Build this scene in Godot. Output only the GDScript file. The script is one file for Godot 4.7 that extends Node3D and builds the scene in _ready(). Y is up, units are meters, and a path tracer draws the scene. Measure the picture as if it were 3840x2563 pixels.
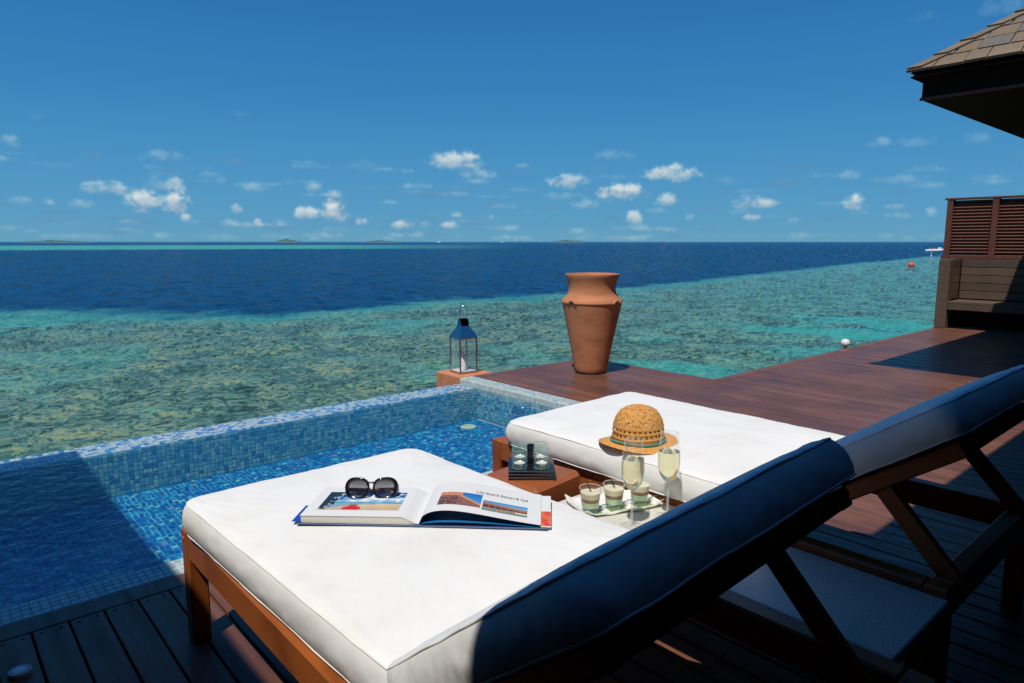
extends Node3D
# A sunlit deck with an infinity pool over a reef lagoon.  x runs along the pool, -z out to sea, y = 0 is the deck.
const CAM_H := 1.1
const SEA_Y := -1.8
const TILE := 0.0245
var rng := RandomNumberGenerator.new()
var taken := {}
var M := {}


# ------------------------------------------------------------------ mesh builder
class MB:
	var v := PackedVector3Array()
	var n := PackedVector3Array()
	var t := PackedVector2Array()
	var c := PackedColorArray()
	var ix := PackedInt32Array()
	var col := Color(1, 1, 1)

	func vert(p: Vector3, nn: Vector3, uv := Vector2.ZERO) -> int:
		v.append(p); n.append(nn); t.append(uv); c.append(col)
		return v.size() - 1

	func poly(pts: Array, out: Vector3) -> void:
		var m: Vector3 = (pts[0] - pts[2]).cross(pts[0] - pts[1])
		if m.length() < 1e-12 and pts.size() > 3:
			m = (pts[1] - pts[3]).cross(pts[1] - pts[2])
		if m.dot(out) < 0:
			pts.reverse(); m = -m
		m = m.normalized()
		var b := v.size()
		for p in pts:
			vert(p, m)
		for i in range(1, pts.size() - 1):
			ix.append(b); ix.append(b + i); ix.append(b + i + 1)

	func box(size: Vector3, xf := Transform3D.IDENTITY, ch := 0.0) -> void:
		var h := size / 2
		for a in 3:
			var b := (a + 1) % 3
			var d := (a + 2) % 3
			for s in [-1, 1]:
				var pts := []
				for q in [[-1, -1], [1, -1], [1, 1], [-1, 1]]:
					var p := Vector3.ZERO
					p[a] = s * h[a]; p[b] = q[0] * (h[b] - ch); p[d] = q[1] * (h[d] - ch)
					pts.append(xf * p)
				var o := Vector3.ZERO
				o[a] = s
				poly(pts, xf.basis * o)
			if ch > 0:
				for q in [[-1, -1], [1, -1], [1, 1], [-1, 1]]:
					var pts := []
					for k in [[-1, 0], [1, 0], [1, 1], [-1, 1]]:
						var p := Vector3.ZERO
						p[a] = k[0] * (h[a] - ch)
						p[b] = q[0] * (h[b] - (ch if k[1] == 1 else 0.0))
						p[d] = q[1] * (h[d] - (ch if k[1] == 0 else 0.0))
						pts.append(xf * p)
					var o := Vector3.ZERO
					o[b] = q[0]; o[d] = q[1]
					poly(pts, xf.basis * o)
		if ch > 0:
			for x in [-1, 1]:
				for y in [-1, 1]:
					for z in [-1, 1]:
						poly([xf * Vector3(x * h.x, y * (h.y - ch), z * (h.z - ch)), xf * Vector3(x * (h.x - ch), y * h.y, z * (h.z - ch)), xf * Vector3(x * (h.x - ch), y * (h.y - ch), z * h.z)], xf.basis * Vector3(x, y, z))

	func bar(a: Vector3, b: Vector3, w: float, h: float, ch := 0.0, up := Vector3.UP) -> void:
		var f := (b - a).normalized()
		var x := up.cross(f)
		if x.length() < 0.01:
			x = Vector3.RIGHT
		x = x.normalized()
		box(Vector3(w, h, a.distance_to(b)), Transform3D(Basis(x, f.cross(x), f), (a + b) / 2), ch)

	# P: rows of points; normals from neighbours; N = du x dv
	func sheet(P: Array, wrap := false, flip := false, uvs := true) -> void:
		var nv := P.size()
		var nu: int = P[0].size()
		var b := v.size()
		for j in nv:
			for i in nu:
				var i0 := (i - 1 + nu) % nu if wrap else maxi(i - 1, 0)
				var i1 := (i + 1) % nu if wrap else mini(i + 1, nu - 1)
				var du: Vector3 = P[j][i1] - P[j][i0]
				var dv: Vector3 = P[mini(j + 1, nv - 1)][i] - P[maxi(j - 1, 0)][i]
				if du.length_squared() < 1e-14:
					var jj := 1 if j == 0 else j - 1
					du = P[jj][i1] - P[jj][i0]
				var m := du.cross(dv).normalized()
				vert(P[j][i], -m if flip else m, Vector2(float(i) / maxi(nu - 1, 1), float(j) / maxi(nv - 1, 1)))
		for j in nv - 1:
			for i in (nu if wrap else nu - 1):
				var a := b + j * nu + i
				var e := b + j * nu + (i + 1) % nu
				var g := a + nu
				var h := e + nu
				if flip:
					ix.append_array([a, e, g, e, h, g])
				else:
					ix.append_array([a, g, e, e, g, h])

	func lathe(prof: Array, segs: int, xf := Transform3D.IDENTITY, crease := 0.75) -> void:
		var k := prof.size()
		var sn := []
		for i in k - 1:
			var d: Vector2 = prof[i + 1] - prof[i]
			sn.append(Vector2(d.y, -d.x).normalized())
		for i in k - 1:
			var na: Vector2 = sn[i]
			var nb: Vector2 = sn[i]
			if i > 0 and sn[i - 1].dot(sn[i]) > crease:
				na = (sn[i - 1] + sn[i]).normalized()
			if i < k - 2 and sn[i + 1].dot(sn[i]) > crease:
				nb = (sn[i + 1] + sn[i]).normalized()
			var b := v.size()
			for s in segs + 1:
				var an := TAU * s / segs
				var cs := cos(an)
				var si := sin(an)
				var pa: Vector2 = prof[i]
				var pb: Vector2 = prof[i + 1]
				vert(xf * Vector3(pa.x * cs, pa.y, pa.x * si), (xf.basis * Vector3(na.x * cs, na.y, na.x * si)).normalized(), Vector2(float(s) / segs, float(i) / k))
				vert(xf * Vector3(pb.x * cs, pb.y, pb.x * si), (xf.basis * Vector3(nb.x * cs, nb.y, nb.x * si)).normalized(), Vector2(float(s) / segs, float(i + 1) / k))
			for s in segs:
				var a := b + s * 2
				ix.append_array([a, a + 2, a + 1, a + 1, a + 2, a + 3])

	func tube(pts: Array, r, sides := 8, closed := false) -> void:
		var k := pts.size()
		var P := []
		var up := Vector3.UP
		for i in k:
			var f: Vector3 = (pts[(i + 1) % k] - pts[(i - 1 + k) % k]) if closed else (pts[mini(i + 1, k - 1)] - pts[maxi(i - 1, 0)])
			f = f.normalized()
			if absf(f.dot(up)) > 0.98:
				up = Vector3.RIGHT if absf(f.x) < 0.9 else Vector3.FORWARD
			var x := up.cross(f).normalized()
			var y := f.cross(x)
			up = y
			var ring := []
			var rr: float = r if not (r is Array) else r[i]
			for s in sides:
				var an := TAU * s / sides
				ring.append(pts[i] + (x * cos(an) + y * sin(an)) * rr)
			P.append(ring)
		if closed:
			# match the seam
			P.append(P[0].duplicate())
			var best := 0
			var bd := 1e9
			for s in sides:
				var d: float = P[k][s].distance_to(P[k - 1][0])
				if d < bd:
					bd = d; best = s
			var turned := []
			for s in sides:
				turned.append(P[0][(s + best) % sides])
			P[k] = turned
		else:
			var c0 := []
			var c1 := []
			for s in sides:
				c0.append(pts[0]); c1.append(pts[k - 1])
			P.push_front(c0); P.append(c1)
		sheet(P, true)

	func mesh() -> ArrayMesh:
		var a := []
		a.resize(Mesh.ARRAY_MAX)
		a[Mesh.ARRAY_VERTEX] = v; a[Mesh.ARRAY_NORMAL] = n; a[Mesh.ARRAY_TEX_UV] = t; a[Mesh.ARRAY_COLOR] = c; a[Mesh.ARRAY_INDEX] = ix
		var m := ArrayMesh.new()
		m.add_surface_from_arrays(Mesh.PRIMITIVE_TRIANGLES, a)
		return m


# ------------------------------------------------------------------ scene helpers
func numbered(called: String, parent: Node) -> String:
	var key := "%d/%s" % [parent.get_instance_id(), called]
	taken[key] = taken.get(key, -1) + 1
	return called if taken[key] == 0 else "%s_%03d" % [called, taken[key]]

func tag(o: Node3D, label: String, category: String, group := "") -> Node3D:
	o.set_meta("label", label); o.set_meta("category", category)
	if group:
		o.set_meta("group", group)
	return o

func thing(called: String, label: String, category: String, at := Vector3.ZERO, turn := 0.0, group := "") -> Node3D:
	var o := Node3D.new()
	o.name = numbered(called, self)
	add_child(o, true)
	o.position = at
	o.rotation.y = turn
	return tag(o, label, category, group)

func structure(called: String) -> Node3D:
	var o := Node3D.new()
	o.name = numbered(called, self)
	add_child(o, true)
	o.set_meta("kind", "structure")
	return o

func put(called: String, mesh: Mesh, mat: Material, parent: Node3D, xf := Transform3D.IDENTITY) -> MeshInstance3D:
	var o := MeshInstance3D.new()
	o.name = numbered(called, parent)
	o.mesh = mesh
	o.material_override = mat
	o.transform = xf
	parent.add_child(o, true)
	return o

func part(called: String, b: MB, mat: Material, parent: Node3D) -> MeshInstance3D:
	return put(called, b.mesh(), mat, parent)

func block(called: String, lo: Vector3, hi: Vector3, mat: Material, parent: Node3D, ch := 0.0) -> MeshInstance3D:
	var b := MB.new()
	b.box(hi - lo, Transform3D(Basis.IDENTITY, (lo + hi) / 2), ch)
	return part(called, b, mat, parent)

func copy(o: Node3D, called: String, label: String, at: Vector3, turn: float) -> Node3D:
	var c: Node3D = o.duplicate()
	c.name = numbered(called, self)
	add_child(c, true)
	c.position = at
	c.rotation.y = turn
	c.set_meta("label", label)
	return c

func noise(freq: float, sd: int, oct := 3, kind := FastNoiseLite.TYPE_SIMPLEX_SMOOTH) -> FastNoiseLite:
	var f := FastNoiseLite.new()
	f.noise_type = kind; f.seed = sd; f.frequency = freq
	f.fractal_type = FastNoiseLite.FRACTAL_FBM; f.fractal_octaves = oct
	return f

# a seamless noise picture, its values laid between colours
func tex(size: int, freq: float, sd: int, ramp: Array, oct := 4, kind := FastNoiseLite.TYPE_SIMPLEX_SMOOTH) -> ImageTexture:
	var im: Image = noise(freq, sd, oct, kind).get_seamless_image(size, size)
	im.convert(Image.FORMAT_L8)
	var src := im.get_data()
	var lut := []
	for i in 256:
		var x := i / 255.0 * (ramp.size() - 1)
		var k := mini(int(x), ramp.size() - 2)
		var q: Color = ramp[k].lerp(ramp[k + 1], x - k)
		lut.append([q.r8, q.g8, q.b8])
	var dst := PackedByteArray()
	dst.resize(src.size() * 3)
	for i in src.size():
		var q: Array = lut[src[i]]
		dst[i * 3] = q[0]; dst[i * 3 + 1] = q[1]; dst[i * 3 + 2] = q[2]
	return ImageTexture.create_from_image(Image.create_from_data(size, size, false, Image.FORMAT_RGB8, dst))

func g(x: float) -> Color:
	return Color(x, x, x)

func lin(r: float, gg: float, b: float, a := 1.0) -> Color:
	var q := Color(r, gg, b).linear_to_srgb()
	q.a = a
	return q

func mat(called: String, col: Color, rough := 0.6, spec := 0.5) -> StandardMaterial3D:
	var m := StandardMaterial3D.new()
	m.resource_name = called
	m.albedo_color = col
	m.roughness = rough
	m.metallic_specular = spec
	m.cull_mode = BaseMaterial3D.CULL_DISABLED
	M[called] = m
	return m

func planar(m: StandardMaterial3D, scale: Vector3, world := true) -> StandardMaterial3D:
	m.uv1_triplanar = true
	m.uv1_world_triplanar = world
	m.uv1_scale = scale
	m.uv1_triplanar_sharpness = 4.0
	return m

func pane(called: String, col: Color, alpha: float, rough := 0.0) -> StandardMaterial3D:
	var m := mat(called, col, rough)
	m.transparency = BaseMaterial3D.TRANSPARENCY_ALPHA
	m.albedo_color.a = alpha
	return m

func metal(called: String, col: Color, rough: float) -> StandardMaterial3D:
	var m := mat(called, col, rough)
	m.metallic = 1.0
	return m


# ------------------------------------------------------------------ the scene
func _ready() -> void:
	rng.seed = 71
	var cam := Camera3D.new()
	cam.name = "camera"
	cam.position = Vector3(0, CAM_H, 0)
	cam.rotation = Vector3(-atan(373.0 / 2560.0), deg_to_rad(-41.25), 0)
	cam.fov = 53.18
	cam.near = 0.05
	cam.far = 60000.0
	add_child(cam)
	cam.make_current()

	var env := Environment.new()
	env.background_mode = Environment.BG_SKY
	env.tonemap_mode = Environment.TONE_MAPPER_LINEAR
	env.tonemap_exposure = 1.0
	env.sdfgi_enabled = true
	env.ssao_enabled = true
	env.ssil_enabled = true
	var sky := Sky.new()
	sky.sky_material = make_sky()
	env.sky = sky
	var we := WorldEnvironment.new()
	we.name = "world_environment"
	we.environment = env
	add_child(we)

	var sun := DirectionalLight3D.new()
	sun.name = "sun"
	sun.light_energy = 1.2
	sun.light_color = Color(1.0, 0.975, 0.93)
	sun.light_angular_distance = 0.53
	sun.shadow_enabled = true
	var el := deg_to_rad(63.0)
	var az := deg_to_rad(26.0)
	sun.look_at_from_position(Vector3.ZERO, Vector3(cos(el) * cos(az), -sin(el), -cos(el) * sin(az)))
	add_child(sun)

	materials()
	sea()
	islands()
	deck()
	pool()
	villa()
	screen_and_bench()
	plinth_lantern_vase()
	loungers()
	tabletop()
	hat()
	book()
	sunglasses()
	afloat()
	deck_bits()


func make_sky() -> PanoramaSkyMaterial:
	var W := 4096
	var Hh := 2048
	var im := Image.create(W, Hh, false, Image.FORMAT_RGB8)
	var stops := [[-90.0, Color8(20, 70, 120)], [0.0, Color8(100, 160, 190)], [0.6, Color8(100, 160, 192)], [1.6, Color8(93, 157, 195)], [3.2, Color8(86, 154, 197)], [5.5, Color8(78, 149, 196)], [8.0, Color8(69, 141, 193)], [12.0, Color8(57, 128, 187)], [16.0, Color8(49, 119, 180)], [19.0, Color8(45, 113, 174)], [26.0, Color8(40, 104, 166)], [45.0, Color8(34, 92, 155)], [90.0, Color8(28, 80, 142)]]
	for y in Hh:
		var e := 90.0 - (y + 0.5) / Hh * 180.0
		var q: Color = stops[-1][1]
		for k in stops.size() - 1:
			if e < stops[k + 1][0]:
				var f: float = (e - stops[k][0]) / (stops[k + 1][0] - stops[k][0])
				q = stops[k][1].lerp(stops[k + 1][1], clampf(f, 0, 1))
				break
		im.fill_rect(Rect2i(0, y, W, 1), q)
	# small trade-wind clouds: azimuth, elevation, width, height (degrees), how white (below zero: a grey one in shade)
	var puffs := [[5.75, 6.56, 1.41, 0.78, 0.55],[7.32, 8.28, 0.97, 0.45, 0.15],[14.71, 6.14, 3.13, 0.8, 0.5],[15.22, 5.27, 1.73, 0.28, -0.3],[10.23, 4.5, 1.31, 0.3, -0.25],[11.1, 3.76, 3.21, 0.91, 0.75],[14.29, 4.12, 1.71, 1.06, 0.4],[15.43, 4.0, 1.45, 1.13, 0.65],[13.36, 2.85, 2.24, 1.56, 0.95],[15.41, 2.8, 2.04, 1.74, 1.0],[16.02, 1.8, 0.88, 0.58, 0.8],[9.44, 2.65, 1.82, 0.66, 0.6],[7.49, 2.68, 0.89, 0.41, 0.6],[5.96, 2.72, 1.44, 0.58, 0.6],[20.87, 4.17, 2.83, 0.78, 0.5],[25.33, 4.21, 1.32, 0.87, 0.6],[26.88, 3.8, 1.14, 0.68, 0.8],[24.65, 2.24, 1.65, 1.15, 0.85],[26.83, 2.44, 2.36, 1.71, 1.0],[19.54, 2.5, 0.81, 0.72, 0.7],[19.02, 1.44, 1.55, 0.66, 0.5],[21.05, 1.46, 0.64, 0.73, 0.7],[22.82, 1.55, 0.97, 0.61, 0.5],[28.95, 1.66, 1.03, 0.62, 0.8],[32.15, 1.37, 2.11, 0.7, 0.75],[34.09, 1.37, 1.42, 0.56, 0.6],[36.05, 1.34, 1.43, 0.64, 0.7],[36.65, 6.43, 4.25, 1.5, 0.9],[38.24, 5.48, 3.2, 0.9, 0.6],[34.67, 3.97, 3.89, 0.62, -0.35],[36.6, 2.19, 0.93, 0.42, 0.6],[39.47, 2.09, 0.58, 0.5, 0.6],[40.91, 1.1, 1.81, 0.57, 0.5],[45.73, 4.85, 3.2, 1.04, 0.7],[49.39, 6.86, 3.14, 0.88, 0.3],[54.08, 5.35, 4.07, 1.35, 0.85],[50.26, 3.94, 3.85, 1.31, 0.95],[53.64, 3.25, 2.05, 1.03, 0.75],[47.17, 3.03, 2.13, 0.84, 0.55],[45.03, 3.74, 2.5, 0.63, 0.5],[51.25, 1.85, 1.19, 1.19, 0.8],[55.62, 1.99, 0.88, 0.69, 0.6],[60.29, 2.98, 2.89, 1.0, 0.7],[60.34, 1.94, 1.29, 0.6, 0.7],[61.25, 2.86, 1.27, 0.79, 0.6],[67.38, 2.83, 1.33, 1.08, 1.0],[67.04, 4.85, 2.03, 0.69, 0.45],[70.16, 4.41, 3.56, 0.67, 0.35],[68.74, 7.09, 1.67, 0.72, 0.45],[70.79, 6.95, 2.95, 0.71, 0.3],[74.64, 6.87, 1.73, 0.85, 0.25],[62.58, 4.47, 3.41, 0.71, -0.35],[72.35, 2.0, 0.79, 0.73, 0.6],[63.35, 1.58, 1.24, 0.46, 0.4],[75.38, 14.94, 2.84, 1.28, 0.3],[70.91, 14.98, 1.57, 0.8, 0.15],[20.07, 9.47, 1.84, 0.43, 0.13],[29.49, 5.88, 3.42, 1.14, 0.12],[24.75, 4.66, 4.27, 0.4, 0.18],[5.87, 5.82, 2.6, 0.2, 0.18],[14.1, 5.41, 1.69, 0.31, 0.2],[41.8, 5.55, 2.14, 0.48, -0.2],[32.62, 6.85, 1.74, 0.4, -0.2],[43.96, 2.76, 2.15, 0.7, -0.25],[58.14, 3.92, 1.31, 0.47, -0.25],[7.2, 1.5, 2.23, 0.53, -0.25],[11.35, 1.72, 1.9, 0.43, -0.25],[17.63, 1.33, 1.82, 0.46, -0.25],[49.32, 1.97, 2.12, 0.56, -0.25],[38.57, 1.56, 2.88, 0.43, -0.2],[56.87, 2.59, 2.67, 0.54, -0.25],[65.77, 1.81, 2.09, 0.45, -0.2],[30.81, 3.69, 1.39, 0.34, -0.25],[67.8, 2.09, 1.73, 0.51, 0.4],[6.16, 0.75, 1.21, 0.23, 0.25],[12.43, 1.49, 1.38, 0.31, 0.4],[53.53, 1.07, 2.07, 0.28, 0.3],[47.57, 0.56, 1.79, 0.28, 0.3]]
	var r := RandomNumberGenerator.new()
	r.seed = 5
	for k in 210:      # faint low ones that fill the band above the horizon
		puffs.append([r.randf_range(2, 80), pow(r.randf(), 1.6) * 6.0 + 0.3, r.randf_range(0.8, 3.4), r.randf_range(0.2, 0.55), r.randf_range(-0.3, 0.5)])
	for k in 260:     # and the same weather the rest of the way round
		var e2 := pow(r.randf(), 2.0) * 9.0 + 0.5
		puffs.append([r.randf_range(82, 358), e2, r.randf_range(1, 3.5), r.randf_range(0.4, 1.3), r.randf_range(-0.3, 0.9)])
	var nz := noise(1.0, 3, 4)
	var pp := W / 360.0
	for p in puffs:
		var cx: float = p[0] * pp
		var cy: float = (90.0 - p[1]) * pp
		var hw: float = p[2] * 0.60 * pp
		var hh: float = p[3] * 0.74 * pp
		var white: float = absf(p[4])
		var crisp: float = 1.0 if p[4] > 0.6 else 0.55
		var bright := Color8(222, 227, 225)
		var base := Color8(116, 155, 187)
		var off := cx * 3.7
		for y in range(int(cy - hh * 1.5), int(cy + hh * 1.4) + 1):
			for x in range(int(cx - hw * 1.4), int(cx + hw * 1.4) + 1):
				var u := (x - cx) / hw
				var w := (y - cy) / hh
				var lump := nz.get_noise_2d(x * 0.055 + off, y * 0.08) * 0.75 + nz.get_noise_2d(x * 0.2 + off, y * 0.24 + 40.0) * 0.34
				var d := 1.0 - u * u - (w * w if w < 0 else w * w * 2.2) + lump
				var a := smoothstep(0.0, 1.45 / (0.5 + crisp), d) * white * (0.95 if p[4] > 0.6 else 0.8)
				if a <= 0.01:
					continue
				var top := clampf(0.55 - w * 0.85 + lump * 0.5, 0, 1)
				var q := base.lerp(bright, top) if p[4] > 0 else Color8(98, 138, 176).lerp(base, top * 0.5)
				if p[4] < 0:
					a = minf(a * 2.2, 0.6)
				var xx := posmod(x, W)
				im.set_pixel(xx, y, im.get_pixel(xx, y).lerp(q, clampf(a, 0, 0.95)))
	var m := PanoramaSkyMaterial.new()
	m.panorama = ImageTexture.create_from_image(im)
	return m


func materials() -> void:
	var grain := tex(256, 0.02, 4, [g(0.82), g(0.91), g(1.0), g(0.94)], 5)
	var wear := tex(256, 0.012, 14, [g(0.2), g(0.34), g(0.46), g(0.62)], 4)
	var bump := tex(256, 0.03, 24, [g(0.2), g(0.8)], 4)
	var blotch := tex(256, 0.014, 34, [Color(0.80, 0.79, 0.84), Color(0.89, 0.88, 0.89), Color(0.98, 0.97, 0.94), Color(1, 1, 0.97)], 4)
	for i in 6:
		var tone: float = [1.0, 0.9, 1.1, 0.96, 1.05, 0.86][i]
		var m := mat("deck_wood_%d" % i, lin(0.215 * tone, 0.092 * tone, 0.058 * tone), 0.5, 0.38)
		m.albedo_texture = grain
		planar(m, Vector3(5.0, 5.0, 0.5))
		m.roughness = 1.0
		m.roughness_texture = wear
		m.detail_enabled = true
		m.detail_blend_mode = BaseMaterial3D.BLEND_MODE_MUL
		m.detail_uv_layer = BaseMaterial3D.DETAIL_UV_2
		m.detail_albedo = blotch
		m.uv2_triplanar = true
		m.uv2_world_triplanar = true
		m.uv2_scale = Vector3(0.4, 0.4, 0.4)
		m.heightmap_enabled = true
		m.heightmap_texture = bump
		m.heightmap_scale = 0.12
	mat("void", lin(0.01, 0.008, 0.007), 0.95, 0.2)
	var paint := mat("lounger_paint", lin(0.36, 0.098, 0.018), 0.42, 0.5)
	paint.albedo_texture = tex(256, 0.01, 31, [g(0.8), g(0.95), g(1.0), g(0.98)], 4)
	planar(paint, Vector3(1.3, 1.3, 1.3))
	paint.heightmap_enabled = true
	paint.heightmap_texture = bump
	paint.heightmap_scale = 0.06
	var st := mat("stool_paint", lin(0.36, 0.105, 0.035), 0.38, 0.5)
	st.albedo_texture = paint.albedo_texture
	planar(st, Vector3(2.0, 2.0, 2.0))
	mat("peeled_wood", lin(0.62, 0.36, 0.12), 0.8)
	var cloth := mat("cushion_fabric", lin(0.82, 0.82, 0.81), 0.95, 0.2)
	cloth.albedo_texture = tex(256, 0.012, 44, [Color(0.975, 0.972, 0.962), Color(0.99, 0.99, 0.988), Color(1, 1, 1), Color(1, 1, 1)], 4)
	cloth.heightmap_enabled = true
	cloth.heightmap_texture = tex(512, 0.01, 41, [g(0), g(1)], 5)
	planar(cloth, Vector3(1.6, 1.6, 1.6))
	cloth.heightmap_scale = 0.10
	mat("dark_timber", lin(0.022, 0.012, 0.008), 0.8, 0.15)
	var lv := mat("louvre_timber", lin(0.16, 0.055, 0.037), 0.6, 0.4)
	lv.albedo_texture = grain
	planar(lv, Vector3(8, 0.8, 8))
	for i in 3:
		var bt := mat("bench_timber_%d" % i, lin([0.13, 0.11, 0.15][i], [0.092, 0.078, 0.10][i], [0.064, 0.055, 0.07][i]), 0.75, 0.35)
		bt.albedo_texture = grain
		planar(bt, Vector3(9, 9, 0.8))
	for i in 5:
		var q: Array = [[0.29, 0.24, 0.19], [0.34, 0.25, 0.17], [0.27, 0.24, 0.21], [0.37, 0.28, 0.19], [0.24, 0.19, 0.15]][i]
		var sh := mat("shingle_wood_%d" % i, lin(q[0] * 0.72, q[1] * 0.72, q[2] * 0.74), 0.9, 0.2)
		sh.albedo_texture = grain
		planar(sh, Vector3(1.2, 1.2, 16.0))
		sh.heightmap_enabled = true
		sh.heightmap_texture = bump
		sh.heightmap_scale = 0.4
	var terra := mat("terracotta", lin(0.60, 0.245, 0.12), 0.8, 0.25)
	terra.albedo_texture = tex(256, 0.012, 51, [g(0.86), g(0.95), g(1.0), g(0.97)], 4)
	planar(terra, Vector3(1.6, 2.6, 1.6))
	terra.heightmap_enabled = true
	terra.heightmap_texture = bump
	terra.heightmap_scale = 0.10
	mat("chip", lin(0.16, 0.075, 0.045), 0.9)
	var plinth := mat("plinth_render", lin(0.62, 0.25, 0.13), 0.8, 0.3)
	plinth.albedo_texture = terra.albedo_texture
	planar(plinth, Vector3(2, 2, 2))
	var tz := mat("terrazzo", lin(0.72, 0.71, 0.64), 0.35, 0.5)
	tz.albedo_texture = tex(512, 0.14, 61, [g(0.3), g(0.85), g(1), g(1), g(1)], 2)
	planar(tz, Vector3(2.6, 2.6, 2.6))
	metal("chrome", Color(0.74, 0.74, 0.73), 0.08)
	metal("steel", Color(0.8, 0.81, 0.83), 0.2)
	metal("foil", Color(0.8, 0.8, 0.8), 0.35)
	pane("clear_glass", Color(0.93, 0.97, 0.97), 0.04)
	pane("lantern_glass", Color(0.9, 0.95, 0.97), 0.05)
	pane("votive_glass", lin(0.45, 0.85, 0.78), 0.08)
	pane("votive_rim", lin(0.2, 0.62, 0.56), 0.5)
	pane("stem_glass", lin(0.75, 0.78, 0.78), 0.22)
	pane("glass_rim", lin(0.75, 0.85, 0.83), 0.4)
	pane("frosted_glass", Color(0.95, 0.97, 0.97), 0.05)
	var wn := mat("wine", Color(0.985, 0.965, 0.80, 0.08), 0.0)
	wn.refraction_enabled = true
	wn.refraction_scale = 0.033
	mat("wax", lin(0.8, 0.8, 0.74), 0.6)
	mat("black_lacquer", lin(0.012, 0.012, 0.016), 0.18, 0.6)
	mat("porcelain", lin(0.84, 0.83, 0.77), 0.25, 0.4)
	mat("mint_cream", lin(0.52, 0.74, 0.42), 0.5)
	mat("chocolate_cream", lin(0.30, 0.13, 0.075), 0.5)
	mat("vanilla_cream", lin(0.76, 0.70, 0.47), 0.5)
	mat("vanilla_pod", lin(0.05, 0.035, 0.035), 0.5)
	mat("leaf", lin(0.16, 0.36, 0.03), 0.4)
	var straw := mat("straw", lin(0.78, 0.39, 0.115), 0.8, 0.25)
	straw.albedo_texture = tex(256, 0.03, 71, [g(0.7), g(0.95), g(1.0)], 4)
	planar(straw, Vector3(9, 20, 9))
	mat("turquoise_bead", lin(0.02, 0.33, 0.30), 0.3)
	mat("navy_cover", lin(0.02, 0.06, 0.16), 0.5)
	mat("blue_flap", lin(0.015, 0.07, 0.40), 0.35)
	mat("blue_page", lin(0.01, 0.16, 0.42), 0.4)
	mat("navy_page", lin(0.004, 0.008, 0.08), 0.4)
	mat("paper", lin(0.8, 0.8, 0.79), 0.45, 0.4)
	mat("page_edge", lin(0.70, 0.68, 0.62), 0.8)
	mat("ink", lin(0.03, 0.03, 0.035), 0.6)
	mat("black_plastic", lin(0.008, 0.007, 0.010), 0.12, 0.6)
	mat("white_plastic", lin(0.8, 0.79, 0.78), 0.35)
	mat("pool_lamp", lin(0.42, 0.60, 0.42), 0.4)
	mat("grey_plastic", lin(0.35, 0.37, 0.40), 0.4)
	mat("buoy_orange", lin(0.75, 0.10, 0.02), 0.4)
	mat("boat_red", lin(0.5, 0.05, 0.05), 0.4)
	mat("pole_paint", lin(0.30, 0.52, 0.55), 0.5)
	var grout := mat("grout", lin(0.62, 0.66, 0.62), 0.7)
	grout.resource_name = "grout"
	mat("pool_grout", lin(0.11, 0.40, 0.50), 0.6)
	var tl := mat("pool_tile", Color.WHITE, 0.22, 0.5)
	tl.vertex_color_use_as_albedo = true
	var wat := pane("pool_water", lin(0.03, 0.30, 0.42), 0.05)
	wat.metallic_specular = 0.42
	wat.heightmap_enabled = true
	wat.heightmap_texture = tex(512, 0.012, 81, [g(0), g(1)], 3)
	planar(wat, Vector3(1.7, 1.7, 1.7))
	wat.heightmap_scale = 0.35
	var s := mat("sea_water", Color.WHITE, 0.16, 0.22)
	s.vertex_color_use_as_albedo = true
	s.heightmap_enabled = true
	s.heightmap_texture = tex(512, 0.02, 91, [g(0), g(1)], 4)
	planar(s, Vector3(0.55, 0.55, 0.55))
	s.heightmap_scale = 4.0
	var fs := mat("open_sea_water", Color.WHITE, 0.29, 0.25)
	fs.vertex_color_use_as_albedo = true
	fs.heightmap_enabled = true
	fs.heightmap_texture = s.heightmap_texture
	planar(fs, Vector3(0.55, 0.55, 0.55))
	fs.heightmap_scale = 5.0
	mat("island_green", lin(0.075, 0.15, 0.14), 0.9, 0.1)
	mat("beach", lin(0.5, 0.5, 0.42), 0.9, 0.1)


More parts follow.
